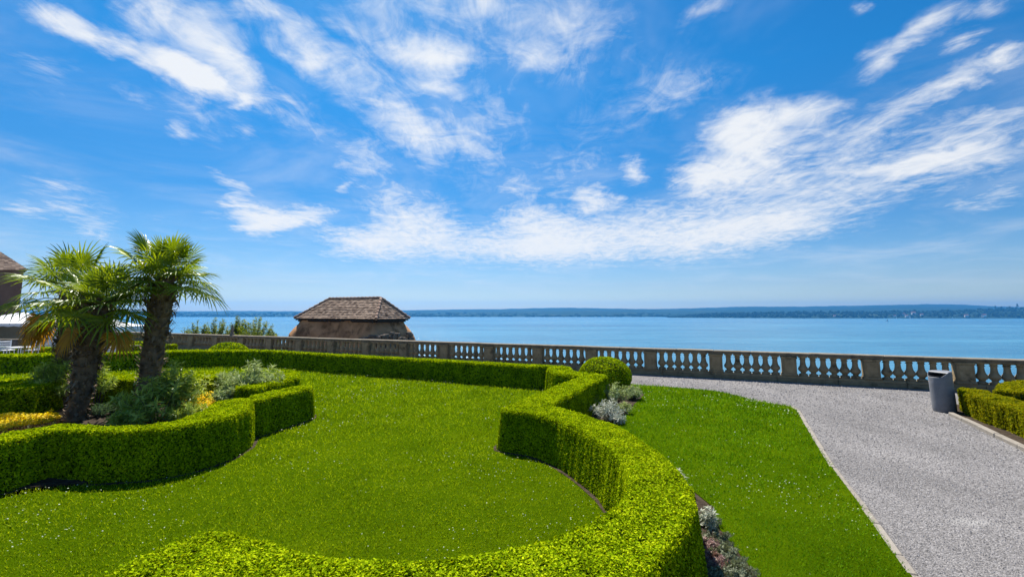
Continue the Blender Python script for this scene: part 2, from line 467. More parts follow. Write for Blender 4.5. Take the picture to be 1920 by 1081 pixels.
def lawn_material():
    m, t, out = new_mat('lawn_turf')
    pos = t.n('ShaderNodeNewGeometry').outputs['Position']
    n1 = t.noise(pos, 45, 6, .75); n2 = t.noise(pos, .8, 4, .6)
    k = t.math('ADD', t.math('MULTIPLY', n1, .6), t.math('MULTIPLY', n2, .5), clamp=True)
    c = t.ramp(k, [(.2, (.012, .032, .0005)), (.55, (.06, .11, .001)), (.85, (.135, .18, .002))])
    p = t.n('ShaderNodeBsdfPrincipled', ins={'Base Color': c, 'Roughness': .9, 'Specular IOR Level': .0})
    b = t.n('ShaderNodeBump', ins={'Strength': 1.0, 'Distance': .03, 'Height': n1})
    t.t.links.new(b.outputs[0], p.inputs['Normal'])
    t.t.links.new(p.outputs[0], out.inputs[0])
    return m
M['lawn'] = lawn_material()

def water_material():
    m, t, out = new_mat('lake_water')
    pos = t.n('ShaderNodeNewGeometry').outputs['Position']
    st = t.vmath('MULTIPLY', pos, (.35, 1.0, 1.0))
    w1 = t.noise(st, .12, 5, .6); w2 = t.noise(t.vmath('MULTIPLY', pos, (.30, 1, 1)), .02, 5, .65, .6); w3 = t.noise(t.vmath('MULTIPLY', pos, (.2, 1, 1)), .0035, 4, .6, .4)
    k = t.math('ADD', t.math('MULTIPLY', w2, .5), t.math('MULTIPLY', w3, .6), clamp=True)
    c = t.ramp(k, [(.38, (.012, .09, .17)), (.52, (.035, .155, .245)), (.7, (.065, .23, .33))])
    p = t.n('ShaderNodeBsdfPrincipled', ins={'Base Color': c, 'Roughness': .22, 'IOR': 1.33, 'Specular IOR Level': .5})
    b = t.n('ShaderNodeBump', ins={'Strength': .8, 'Distance': 3.0, 'Height': t.math('ADD', w1, t.math('MULTIPLY', w2, 2.0))})
    t.t.links.new(b.outputs[0], p.inputs['Normal'])
    t.t.links.new(p.outputs[0], out.inputs[0])
    return m
M['water'] = water_material()

def hill_material(name, dark, field, s):
    m, t, out = new_mat(name)
    pos = t.n('ShaderNodeNewGeometry').outputs['Position']
    n1 = t.noise(pos, s, 5, .6, .3); n2 = t.noise(pos, s * 14, 4, .7)
    k = t.n('ShaderNodeMapRange', interpolation_type='SMOOTHSTEP', ins={0: n1, 1: .56, 2: .68}).outputs[0]
    c = t.mix(k, dark, field)
    c = t.mix(t.math('MULTIPLY', n2, .5), c, (.012, .025, .012))
    p = t.n('ShaderNodeBsdfPrincipled', ins={'Base Color': c, 'Roughness': .95, 'Specular IOR Level': .05})
    t.t.links.new(p.outputs[0], out.inputs[0])
    return m
M['hill'] = hill_material('hill_cover', (.014, .036, .020), (.055, .08, .035), .0028)
M['wood'] = leaf_mat('wood_canopy', (.006, .016, .005), (.012, .030, .009), (.026, .05, .014), .0, rough=.9, patch=.02, spec=.05)
M['shore'] = solid_mat('shore_sand', (.14, .13, .10), (.26, .23, .18), .02, .95)
M['house_wall'] = solid_mat('house_wall', (.62, .58, .52), (.78, .76, .72), .05, .9, rnd=.7)
M['house_roof'] = solid_mat('house_roof', (.20, .09, .06), (.30, .15, .10), .05, .9, rnd=.7)
M['sail'] = solid_mat('sail', (.75, .75, .76), (.82, .82, .82), .5, .7)

# ------------------------------------------------------------------ terrace, lake, far shores
LAKE = -45.0
b0 = at(1810, 732)[:2]; b1 = at(1222, 701)[:2]
tdir = unit(b0 - b1)                                       # along the balustrade, to the right
ndirl = np.array([-tdir[1], tdir[0]])                      # towards the lake
if ndirl[1] < 0: ndirl = -ndirl
pil_a, pil_b = at(1810, 732)[:2], at(921.5, 685)[:2]
# distance between two pillars from the photo's pillar spacing
def on_line(px):
    d = ray(px, HZ); u = d[0] / d[1]
    # point of the line b0 + s*tdir with X/Y = u
    s = (u * b0[1] - b0[0]) / (tdir[0] - u * tdir[1])
    return s
s_list = [on_line(p) for p in (1810, 1630, 1479, 1343, 1222, 1113.5, 1015, 921.5, 843.6)]
BAY = (s_list[0] - s_list[-1]) / 8.0
def bal(s, off=0.0, z=0.0):
    q = b0 + tdir * s + ndirl * off
    return np.array([q[0], q[1], z])
BZ = math.atan2(tdir[1], tdir[0])
S_END = on_line(203)

# ground of the terrace: one sheet up to the balustrade, with the retaining wall below it
e0 = bal(90, .42); e1 = bal(S_END - .6, .42)
mb = MB()
XL = e1[0]
edge = [e0, e1, [XL, 8, 0], [-120, 8, 0], [-120, -160, 0], [160, -160, 0], [160, e0[1], 0]]
top = np.array([[q[0], q[1], 0.0] for q in edge])
me = bpy.data.meshes.new('gravel_terrace')
me.from_pydata([tuple(q) for q in top], [], [tuple(q) for q in tessellate_polygon([[Vector(q) for q in top]])])
me.materials.append(M['gravel'])
terr = bpy.data.objects.new('gravel_terrace', me); col.objects.link(terr); tag(terr, kind='structure')
mb = MB()
low = [e1, [-140, e1[1] + 26, 0], [-140, 8, 0], [XL, 8, 0]]
lz = -0.95
mb.add([[q[0], q[1], lz] for q in low], [[0, 1, 2, 3]])
tag(mb.build('lower_terrace', M['gravel']), kind='structure')
mb = MB()
for a, b in ((e0, e1), (e1, np.array([-140, e1[1] + 26, 0]))):
    a = np.array(a, float); b = np.array(b, float)
    za = -0.01 if a is not None else 0
    mb.add([[a[0], a[1], -.012], [b[0], b[1], -.012], [b[0] + 4, b[1] + 8, LAKE - .4], [a[0] + 4, a[1] + 8, LAKE - .4]], [[0, 1, 2, 3]])
mb.add([[XL - .004, 8, -.012], [XL - .004, e1[1], -.012], [XL - .004, e1[1], lz - .01], [XL - .004, 8, lz - .01]], [[0, 1, 2, 3]])
tag(mb.build('retaining_wall', M['rubble']), 'rubble retaining wall dropping from the terrace edge to the lake', 'wall')

mb = MB()
mb.add([[-12500, -200, LAKE], [12500, -200, LAKE], [12500, 7310, LAKE], [-12500, 7310, LAKE]], [[0, 1, 2, 3]])
tag(mb.build('lake_water', M['water']), kind='structure')

def ridge(name, tops, d0, d1, mat, seed, bump, nrow=26, step=6.0, back=900, left=None, right=None):
    """far shore: tops are photo points of the skyline at depth d1; waterline at depth d0"""
    xs = np.arange(tops[0][0], tops[-1][0] + step, step)
    ys = np.interp(xs, [q[0] for q in tops], [q[1] for q in tops])
    r = np.random.default_rng(seed)
    V, F = [], []
    n = len(xs)
    u = (xs - 960) / F_PX / math.cos(0)
    prof = np.linspace(0, 1, nrow)
    for k, p in enumerate(prof):
        for i in range(n):
            zt = H - (ys[i] - HZ) / F_PX * d1
            if p <= .8:
                q = p / .8
                d = d0(xs[i]) + (d1 - d0(xs[i])) * q
                z = LAKE - .3 + (zt - LAKE) * (q ** 0.8 * .98 + .02 * q)
            else:
                q = (p - .8) / .2
                d = d1 + back * q; z = zt - (zt - LAKE) * q * .9
            V.append([(xs[i] - 960) / F_PX * d, d, z])
    V = np.array(V)
    nz = wave(V * np.array([1, 1, 0]), .004, seed) + .6 * wave(V * np.array([1, 1, 0]), .015, seed + 1) + .35 * wave(V * np.array([1, 1, 0]), .06, seed + 2)
    w = np.clip((V[:, 2] - LAKE) / 40, 0, 1)
    V[:, 2] += nz * bump * w
    F = [[k * n + i, k * n + i + 1, (k + 1) * n + i + 1, (k + 1) * n + i] for k in range(nrow - 1) for i in range(n - 1)]
    m = MB(); m.add(V, F)
    return tag(m.build(name, mat, smooth=False), kind='structure')
ridge('far_hills', [(-500, 577), (-300, 579), (60, 582), (240, 583), (480, 583.5), (640, 582), (780, 580.5), (940, 579.5), (1020, 577), (1070, 576.2), (1130, 577.5), (1220, 578.8), (1300, 577.5), (1400, 575.5), (1500, 574.5), (1600, 572.5), (1680, 570.2), (1740, 569.2), (1800, 571), (1850, 574), (1920, 576), (2200, 578), (2420, 577)],
      lambda x: 3950.0, 6400.0, M['hill'], 3, 5.0)
hl = [(1235, 596), (1260, 592.5), (1320, 588), (1400, 586.5), (1500, 585), (1600, 584.5), (1700, 583.5), (1800, 581.5), (1850, 579.5), (1920, 577.5), (2150, 574), (2700, 570)]
ridge('wooded_headland', hl, lambda x: 3180.0 + max(0, (1500 - x)) * 1.2, 3700.0, M['hill'], 9, 2.0, nrow=16, step=5, back=500)
# the wood on the headland reads as one mass
mb = MB()
ico_v = []; 
def blob(mb, c, rx, rz, seg=6, r=None):
    prof = [(.55, 0), (1.0, .35), (.8, .72), (.02, 1.0)]
    mb.lathe(c, [(rx * p, rz * z) for p, z in prof], seg, r)
for i in range(2600):
    x = 1250 + (2500 - 1250) * rng.random() ** 1.3
    q = rng.random()
    yt = np.interp(x, [p[0] for p in hl], [p[1] for p in hl])
    d0 = 3180.0 + max(0, (1500 - x)) * 1.2
    d = d0 + 12 + (3700 - d0) * q
    zt = H - (yt - HZ) / F_PX * 3700
    qq = (d - d0) / (3700 - d0)
    z = LAKE - .3 + (zt - LAKE) * (qq ** .8)
    s = rng.uniform(.6, 1.35) * (0.35 + .65 * min(1, (x - 1235) / 120))
    blob(mb, ((x - 960) / F_PX * d, d, z - 2), 8 * s, 13 * s * rng.uniform(.7, 1.2), 6, rng.random())
tag(mb.build('headland_wood', M['wood']), 'dark green wood covering the low headland across the lake on the right', 'wood', kind='stuff')
# far shore woods, one mass too
mb = MB()
for i in range(1800):
    x = rng.uniform(-300, 2300); d = 3965 + 900 * rng.random() ** 2
    q = (d - 3950) / (6400 - 3950)
    mb_z = LAKE - .3 + (20 + 45) * (q ** .8)
    s = rng.uniform(.7, 1.5)
    blob(mb, ((x - 960) / F_PX * d, d, mb_z - 3), 14 * s, 11 * s, 6, rng.random())
tag(mb.build('shore_wood', M['wood']), 'band of dark woods along the far shore beneath the hills', 'wood', kind='stuff')

def headland_z(x, d):
    yt = np.interp(x, [p[0] for p in hl], [p[1] for p in hl])
    d0 = 3180.0 + max(0, (1500 - x)) * 1.2
    zt = H - (yt - HZ) / F_PX * 3700
    return LAKE - .3 + (zt - LAKE) * (max(0, (d - d0) / (3700 - d0)) ** .8)

# tall trees standing out on the headland skyline
for (x, hgt, wid, lab) in ((1902, 34, 9, 'tallest dark conifer on the headland skyline at the far right'), (1861, 22, 6, 'narrow dark conifer left of the tallest one on the headland skyline'), (1872, 17, 9, 'rounded dark tree close beside the narrow conifer on the headland'), (1888, 15, 8, 'low rounded tree just left of the tallest headland conifer')):
    d = 3690; p = np.array([(x - 960) / F_PX * d, d, headland_z(x, d) + 4])
    t = tag(empty('headland_tree', p), lab, 'tree', 'tall trees on the headland')
    m = MB(); m.tube([[0, 0, 0], [0, 0, hgt * .5]], 1.0, 6); m.build('trunk', M['bark'], t)
    m = MB()
    for k in range(70):
        h = rng.random(); rr = wid * (1 - h) ** .8 * rng.uniform(.3, 1.0); a = rng.random() * 6.28
        blob(m, (rr * math.cos(a), rr * math.sin(a), hgt * (.2 + .75 * h)), 2.2, 3.5, 5, rng.random())
    m.build('crown', M['wood'], t)

def house(x, d, z, w, l, h, rz, lab):
    t = tag(empty('lakeside_house', ((x - 960) / F_PX * d, d, z), rz), lab, 'house', 'houses across the lake')
    m = MB(); m.box((0, 0, h / 2 - 1), (l, w, h + 2)); m.build('wall', M['house_wall'], t)
    m = MB(); o = 1.0
    m.add([[-l / 2 - o, -w / 2 - o, h], [l / 2 + o, -w / 2 - o, h], [l / 2 + o, w / 2 + o, h], [-l / 2 - o, w / 2 + o, h], [-l / 2 - o, 0, h + w * .5], [l / 2 + o, 0, h + w * .5]], [[0, 1, 5, 4], [2, 3, 4, 5]])
    m.add([[-l / 2 - o, -w / 2 - o, h + .05], [-l / 2 - o, w / 2 + o, h + .05], [-l / 2 - o, 0, h + w * .5 + .05]], [[0, 1, 2]])
    m.add([[l / 2 + o, -w / 2 - o, h + .05], [l / 2 + o, w / 2 + o, h + .05], [l / 2 + o, 0, h + w * .5 + .05]], [[0, 2, 1]])
    m.build('roof', M['house_roof'], t)
for (x, q, s, lab) in ((1689, .25, 1.2, 'pale house amid the headland trees, left of the largest lakeside house'), (1707, .38, 1.5, 'largest white house in the headland trees across the lake'), (1694, .05, 1.1, 'white waterside house below the pale houses on the headland'), (1672, .08, .9, 'small white house at the water left of the headland houses'), (1722, .2, 1.0, 'small pale house right of the largest headland house'), (1805, .05, 1.3, 'pale waterside house towards the tall headland trees'), (1838, .04, 1.5, 'long pale boathouse at the water under the headland trees'), (1560, .1, .8, 'lone small pale house near the thin tip of the headland')):
    d0 = 3180.0; d = d0 + 10 + 520 * q
    house(x, d - 14, headland_z(x, d) + 5, 10 * s, 15 * s, 7 * s, rng.uniform(-.4, .4), lab)

# boats
def sailboat(x, y, s, lab):
    p = at(x, y, LAKE)
    t = tag(empty('sailboat', p, rng.uniform(-.8, .8)), lab, 'boat', 'sailing boats on the lake')
    m = MB()
    sec = [(-4.2, .9, .9), (-2, 1.3, .9), (1, 1.3, 1.0), (3.4, .7, 1.15), (4.6, .05, 1.3)]
    V = [];
    for (xx, w, h) in sec: V += [[xx * s, -w * s, h * s], [xx * s, 0, -.4 * s], [xx * s, w * s, h * s]]
    F = []
    for k in range(4):
        b = k * 3
        F += [[b, b + 1, b + 4, b + 3], [b + 1, b + 2, b + 5, b + 4], [b, b + 3, b + 5, b + 2]]
    m.add(V, F); m.build('hull', M['white_paint'], t)
    m = MB(); m.tube([[.4 * s, 0, .9 * s], [.4 * s, 0, 12.5 * s]], .12 * s, 6); m.build('mast', M['white_paint'], t)
    m = MB(); m.add([[.2 * s, 0, 2 * s], [-4 * s, .3 * s, 2 * s], [-1.6 * s, .45 * s, 7 * s], [.25 * s, 0, 12 * s]], [[0, 1, 2, 3]])
    m.add([[.6 * s, 0, 11 * s], [.8 * s, .3 * s, 2 * s], [4.4 * s, 0, 1.6 * s]], [[0, 1, 2]])
    m.build('sail', M['sail'], t)
for (x, y, s, lab) in ((1664, 602.5, 1.0, 'small white sailing boat alone on open water before the headland'), (1706, 596.5, 1.5, 'largest white sailing boat close under the headland houses'), (1681, 597, 1.0, 'white sailing boat left of the largest one by the headland houses'), (1786, 597.5, 1.1, 'white sailing boat at the shore between the houses and the boathouse'), (1618, 598, .9, 'small white sailing boat off the thin tip of the headland'), (1848, 599, 1.1, 'rightmost white sailing boat, near the boathouse')):
    sailboat(x, y, s, lab)
fp = at(330, 594, LAKE)
t = tag(empty('lake_ferry', fp + np.array([0, -60, 0]), 0.25), 'long white ferry on the lake behind the tall palm', 'ferry')
m = MB(); m.box((0, 0, 1.6), (62, 11, 3.6), bev=1.2); m.build('hull', M['white_paint'], t)
m = MB(); m.box((0, 0, 5.6), (44, 9, 4.3), bev=.4); m.build('saloon', M['white_paint'], t)
m = MB(); m.box((4, 0, 9.3), (9, 6, 3), bev=.3); m.build('wheelhouse', M['white_paint'], t)

# ------------------------------------------------------------------ balustrade
bl = tag(empty('balustrade', bal(0), BZ), 'long weathered grey stone balustrade along the terrace edge above the lake', 'balustrade')
BH = 0.905
C_Z0, C_Z1, P_Z = 0.795, BH, 0.19
s_hi, s_lo = 6 * BAY + .3, S_END
L = s_hi - s_lo
# plinth, in stones with a stepped foot
m = MB(); x = s_lo
while x < s_hi:
    l = min(rng.uniform(1.2, 1.9), s_hi - x)
    m.box((x + l / 2, 0, .05), (l - .008, .40, .10 + .02), bev=.012)
    m.box((x + l / 2, 0, .1495), (l - .006, .32, .081), bev=.012)
    x += l
m.build('plinth', M['stone'], bl)
m = MB(); x = s_lo
while x < s_hi:
    l = min(rng.uniform(1.1, 2.1), s_hi - x)
    dz_ = rng.uniform(-.004, .004)
    m.box((x + l / 2, 0, C_Z0 + .028), (l - .004, .30, .056), bev=.015)
    m.box((x + l / 2, rng.uniform(-.003, .003), C_Z0 + .082 + dz_), (l - .006, .40, .052), bev=.014)
    x += l
m.build('coping', M['coping_stone'], bl)
def pillar_mesh():
    m = MB()
    m.box((0, 0, .49), (.40, .335, .60), bev=.012)
    m.box((0, 0, .225), (.45, .365, .075), bev=.015)
    m.box((0, 0, .755), (.45, .365, .075), bev=.015)
    m.box((0, -.0, .49), (.28, .355, .44), bev=.01)
    return m
pil0 = None
n_lo = int(math.floor((s_lo) / BAY)) + 1
pillars = [k * BAY for k in range(6, n_lo - 1, -1)] + [s_lo + .22]
for s in pillars:
    if pil0 is None:
        pil0 = pillar_mesh().build('pillar', M['stone'], bl); o = pil0
    else:
        o = pil0.copy(); col.objects.link(o); o.parent = bl
    o.location = (s, 0, 0)
bprof = [(r_ * 1.14, z_) for r_, z_ in [(.055, .205), (.10, .215), (.115, .235), (.108, .250), (.068, .275), (.058, .295), (.078, .325), (.108, .355), (.121, .39), (.121, .425), (.105, .462), (.082, .50), (.071, .545), (.066, .60), (.063, .66), (.064, .685), (.082, .692), (.085, .708), (.064, .715), (.072, .74), (.104, .757)]]
def baluster_mb(c=(0, 0, 0), seg=14):
    m = MB(); m.lathe(c, bprof, seg)
    m.box((c[0], c[1], .20), (.235, .235, .024), bev=.004)
    m.box((c[0], c[1], .776), (.235, .235, .040), bev=.004)
    return m
bpos = []
prev = pillars
for a, b in zip(pillars[:-1], pillars[1:]):
    gap = a - b - .40
    nb = max(2, int(round(gap / .262)) - 0)
    nb = min(nb, 6)
    if gap < 1.0: continue
    st = gap / (nb + .35)
    for k in range(nb): bpos.append(a - .20 - st * (k + .675))
bs0 = None; rest = MB(); cnt = 0
order = sorted(bpos, key=lambda s: np.linalg.norm(bal(s)[:2]) + (60 if abs(bal(s)[0]) > 1.12 * bal(s)[1] else 0))
for s in order:
    if cnt < 100:
        if bs0 is None:
            bs0 = baluster_mb().build('baluster', M['stone'], bl, smooth=True); o = bs0
        else:
            o = bs0.copy(); col.objects.link(o); o.parent = bl
        o.location = (s, 0, 0); o.rotation_euler = (0, 0, rng.uniform(-.03, .03)); cnt += 1
    else:
        rest.lathe((s, 0, 0), bprof, 10)
        rest.box((s, 0, .20), (.235, .235, .024)); rest.box((s, 0, .776), (.235, .235, .040))
if rest.v: tag(rest.build('far_balusters', M['stone'], bl, smooth=False), kind='stuff')
# pale finial standing on the coping at the left
fs = on_line(438)
m = MB(); m.lathe((0, 0, 0), [(.0, 0), (.11, 0), (.11, .10), (.085, .12), (.075, .18), (.085, .34), (.05, .46), (.02, .56), (.0, .60)], 12)
fo = m.build('stone_finial', M['coping_stone']); fo.location = bal(fs, 0, BH - .001); tag(fo, 'small pale pointed stone finial on top of the balustrade before the shrubs', 'finial')

# ------------------------------------------------------------------ tiled hut beyond the balustrade
def tile_face(mb, a, b, c, d, row=.16, wid=.19):
    """overlapping flat tiles on quad a,b (eave, left to right) c,d (ridge, right to left)"""
    a, b, c, d = [np.array(q, float) for q in (a, b, c, d)]
    n = unit(np.cross(b - a, d - a))
    if n[2] < 0: n = -n
    ht = np.linalg.norm((d + c) / 2 - (a + b) / 2)
    rows = int(ht / row)
    for i in range(rows + 1):
        t0, t1 = i / (rows + 1), min(1, (i + 1.25) / (rows + 1))
        l0, r0 = a + (d - a) * t0, b + (c - b) * t0
        l1, r1 = a + (d - a) * t1, b + (c - b) * t1
        k = max(1, int(np.linalg.norm(r0 - l0) / wid))
        off = .5 * (i % 2) / k
        for j in range(-1, k + 1):
            u0, u1 = np.clip([(j + .02) / k + off, (j + .98) / k + off], 0, 1)
            if u1 - u0 < .15 / k: continue
            lift = .035 + rng.uniform(0, .02); e = rng.uniform(-.012, .012)
            dn = unit(l0 - l1) * e
            p0 = l0 + (r0 - l0) * u0 + n * lift + dn; p1 = l0 + (r0 - l0) * u1 + n * lift + dn
            p2 = l1 + (r1 - l1) * u1 + n * .008; p3 = l1 + (r1 - l1) * u0 + n * .008
            q0, q1 = p0 - n * .025, p1 - n * .025
            mb.add([p0, p1, p2, p3, q0, q1], [[0, 1, 2, 3], [4, 5, 1, 0]], rng.random())

ze = 1.76
FRc = atd(705, 597, 26.0); FRc[2] = ze
LFc = atd(551, 597, 29.0); LFc[2] = ze
av = LFc - FRc; bv = np.array([-av[1], av[0], 0]); bv = unit(bv)
if bv[1] < 0: bv = -bv
RTc = FRc + bv * 2.85
BKc = LFc + bv * 2.85
zr = 2.95
midR = (FRc + RTc) / 2; midL = (LFc + BKc) / 2
au = unit(av)
rR = midR + au * 1.0; rL = midL - au * 1.35; rR[2] = rL[2] = zr
t = tag(empty('tiled_hut', (FRc + BKc) / 2 - np.array([0, 0, ze])), 'small old plastered hut with a hipped brown tile roof beyond the balustrade', 'hut')
org = np.array(t.location)
ctr = (FRc + BKc) / 2
m = MB()
tile_face(m, LFc - org, FRc - org, rR - org, rL - org)
tile_face(m, FRc - org, RTc - org, rR - org, rR - org)
tile_face(m, BKc - org, LFc - org, rL - org, rL - org)
tile_face(m, RTc - org, BKc - org, rL - org, rR - org)
m.add([LFc - org, FRc - org, RTc - org, BKc - org, rL - org, rR - org], [[0, 1, 5, 4], [2, 3, 4, 5]], .1)
m.add([LFc - org, FRc - org, RTc - org, BKc - org, rL - org, rR - org], [[1, 2, 5], [3, 0, 4]], .1)
rf = m.build('roof', M['tile'], t)
m = MB()
def caps(m, a, b, rad=.085, st=.30):
    n = int(np.linalg.norm(b - a) / st)
    for i in range(n):
        p, q = a + (b - a) * i / n, a + (b - a) * (i + 1.08) / n
        m.tube([p + [0, 0, .03], q + [0, 0, .005]], [rad * 1.08, rad * .9], 8, rng.random())
for a, b in ((rL, rR), (FRc, rR), (LFc, rL), (RTc, rR), (BKc, rL)): caps(m, a - org, b - org)
m.build('ridge_cap', M['ridge_tile'], rf)
m = MB()
E_ = [q - org - unit(q - ctr) * .0 for q in (LFc, FRc, RTc, BKc)]
for i in range(4):
    a, b = E_[i], E_[(i + 1) % 4]
    c_ = (a + b) / 2; l = np.linalg.norm(b - a); rz = math.atan2((b - a)[1], (b - a)[0])
    inn = np.array([-(b - a)[1], (b - a)[0], 0]); inn = unit(inn); inn = inn if inn @ (np.array([0, 0, 0]) - c_) > 0 else -inn
    m.box(c_ + inn * .10 + [0, 0, -.055], (l - .25, .16, .09), rz)
    m.box(c_ + inn * .21 + [0, 0, -.145], (l - .45, .16, .085), rz)
m.build('eave', M['dark_wood'], t)
# battered wall: rings from the eave down
m = MB()
def ring_at(z, out):
    return [np.append((q - org)[:2] + unit((q - ctr)[:2]) * out, z) for q in (LFc, FRc, RTc, BKc)]
def subdiv_ring(r4, k=10):
    o = []
    for i in range(4):
        for j in range(k): o.append(r4[i] + (r4[(i + 1) % 4] - r4[i]) * j / k)
    return o
zs = [(1.66, -.42), (1.45, -.30), (1.15, -.02), (.85, .22), (.55, .36), (.2, .46), (-3, .7), (-12, 1.2)]
rings = [subdiv_ring(ring_at(z, o_)) for z, o_ in zs]
V = np.vstack(rings)
V[:, :2] += .02 * rng.normal(size=(len(V), 2))
k = 40
m.add(V, [[a * k + i, a * k + (i + 1) % k, (a + 1) * k + (i + 1) % k, (a + 1) * k + i] for a in range(len(zs) - 1) for i in range(k)])
m.build('wall', M['plaster'], t, smooth=True)
# rubble stub against the right corner
m = MB()
for i in range(170):
    u_ = rng.random(); 
    base = (FRc - org) * (1 - u_ * .9) * 1.0 + (RTc - org) * (u_ * .9)
    side = rng.random() < .3
    base = FRc - org + (au * rng.uniform(0, 1.2) if side else bv * rng.uniform(0, 2.4))
    z = rng.uniform(-.6, 1.02 - (.35 * rng.random() if side else 0))
    outw = unit((base)[:2] - np.array([0, 0])) * (.52 + .1 * rng.random())
    m.box((base[0] + outw[0] * .9, base[1] + outw[1] * .9, z), (rng.uniform(.14, .34), rng.uniform(.14, .3), rng.uniform(.1, .2)), rng.random() * 3, .03, rng.random())
m.build('rubble_stub', M['rubble'], t)

# ------------------------------------------------------------------ hedges
STRIPS = []                                                  # bare soil left along the hedge feet
def hedge(name, poly, zt, label, group=None, mat='box_leaf', batter=.07, cover=2.5, near_leaf=.024, undul=.012, cat='hedge', strip=.0, bare=None):
    q = resample(poly)
    d_avg = np.linalg.norm(q, axis=1)
    ctr = q.mean(0)
    o = tag(empty(name, (ctr[0], ctr[1], 0)), label, cat, group)
    loc = q - ctr
    nx = np.roll(loc, -1, 0) - np.roll(loc, 1, 0)
    nrm = unit(np.stack([nx[:, 1], -nx[:, 0]], 1))            # outward for a counter-clockwise outline
    # woody core
    ins = .035
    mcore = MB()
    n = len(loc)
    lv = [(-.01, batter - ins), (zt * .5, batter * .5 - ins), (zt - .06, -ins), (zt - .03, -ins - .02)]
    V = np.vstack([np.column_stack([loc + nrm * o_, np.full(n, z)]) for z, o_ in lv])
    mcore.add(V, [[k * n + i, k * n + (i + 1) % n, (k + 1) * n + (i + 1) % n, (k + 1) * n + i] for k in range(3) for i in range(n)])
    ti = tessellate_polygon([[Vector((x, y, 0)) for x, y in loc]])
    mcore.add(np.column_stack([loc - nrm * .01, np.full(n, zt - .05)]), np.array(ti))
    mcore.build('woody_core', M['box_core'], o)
    if strip:
        STRIPS.append(q + nrm * (batter + strip))
    # leaf shell
    m = MB()
    A = abs(area(q))
    def lsize(P):
        d = np.sqrt(((P[:, :2] + ctr) ** 2).sum(1) + (H - P[:, 2]) ** 2)
        return np.maximum(near_leaf, d * .0035)
    # top
    lo, hi = loc.min(0), loc.max(0)
    dmin = max(2.5, np.linalg.norm(q, axis=1).min())
    l_min = max(near_leaf, dmin * .0035)
    N_ = int(np.prod(hi - lo) * cover / (.5 * l_min * l_min * .6))
    P = np.column_stack([lo + rng.random((N_, 2)) * (hi - lo), np.zeros(N_)])
    P = P[inside(loc, P)]
    l = lsize(np.column_stack([P[:, :2], np.full(len(P), zt)]))
    P = P[rng.random(len(P)) < (l_min / l) ** 2]
    ed = edge_dist(loc[::2], P)
    rnd = .03
    P[:, 2] = zt + undul * wave(P[:, :2] + ctr, 5.0, 11) + .6 * undul * wave(P[:, :2] + ctr, 17.0, 12) - np.where(ed < rnd, rnd * .8 * (1 - ed / rnd) ** 2, 0)
    gap = wave(P[:, :2] + ctr, 34.0, 51) + .7 * wave(P[:, :2] + ctr, 61.0, 52)
    P = P[~((gap > 1.0) & (rng.random(len(P)) < .75))]
    dep = rng.random(len(P)) ** 2
    P[:, 2] += .014 - dep * .05 + (rng.random(len(P)) < .025) * rng.uniform(.005, .03, len(P))
    l = lsize(P) * rng.uniform(.75, 1.25, len(P))
    Nn = np.array([[0, 0, 1.0]]) + rng.normal(size=(len(P), 3)) * .52
    leaf_quads(m, P, Nn, l, l * .62)
    # sides
    seg = np.linalg.norm(np.roll(loc, -1, 0) - loc, axis=1)
    per = seg.sum()
    Ns = int(per * zt * cover * 1.05 / (.5 * l_min * l_min * .6))
    idx = rng.choice(n, Ns, p=seg / per)
    u_ = rng.random(Ns)[:, None]
    P2 = loc[idx] * (1 - u_) + np.roll(loc, -1, 0)[idx] * u_
    nn = unit(nrm[idx] * (1 - u_) + np.roll(nrm, -1, 0)[idx] * u_)
    z = rng.random(Ns) * (zt + .0) + .01
    w3 = np.column_stack([P2 + ctr, z])
    out_ = batter * (1 - z / zt) + undul * .9 * wave(w3, 5.0, 21) + .9 * undul * wave(w3 * np.array([1, 1, .12]), 30.0, 22) + .014 - (rng.random(Ns) ** 2) * .05
    tz = np.clip((z - (zt - .03)) / .03, 0, 1)
    out_ -= .022 * tz ** 2
    P3 = np.column_stack([P2 + nn * out_[:, None], z])
    l = lsize(P3)
    keep = rng.random(Ns) < (l_min / l) ** 2
    if bare is not None:                                      # thin place where the stems show
        for bx, by, bz, br in bare:
            dd = np.linalg.norm((P3 + np.array([ctr[0] - bx, ctr[1] - by, -bz])) / np.array([1, 1, 1.3]), axis=1)
            keep &= ~((dd < br * (1 + .3 * wave(w3, 14.0, 5))) & (rng.random(Ns) < .93))
    P3, nn, l = P3[keep], nn[keep], l[keep] * rng.uniform(.75, 1.25, keep.sum())
    Nn = np.column_stack([nn, np.full(len(nn), .0)]) + rng.normal(size=(len(nn), 3)) * .62
    leaf_quads(m, P3, Nn, l, l * .62)
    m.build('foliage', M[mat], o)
    return o

def px(pts, z): return [at(x, y, z)[:2] for x, y in pts]
T = .63
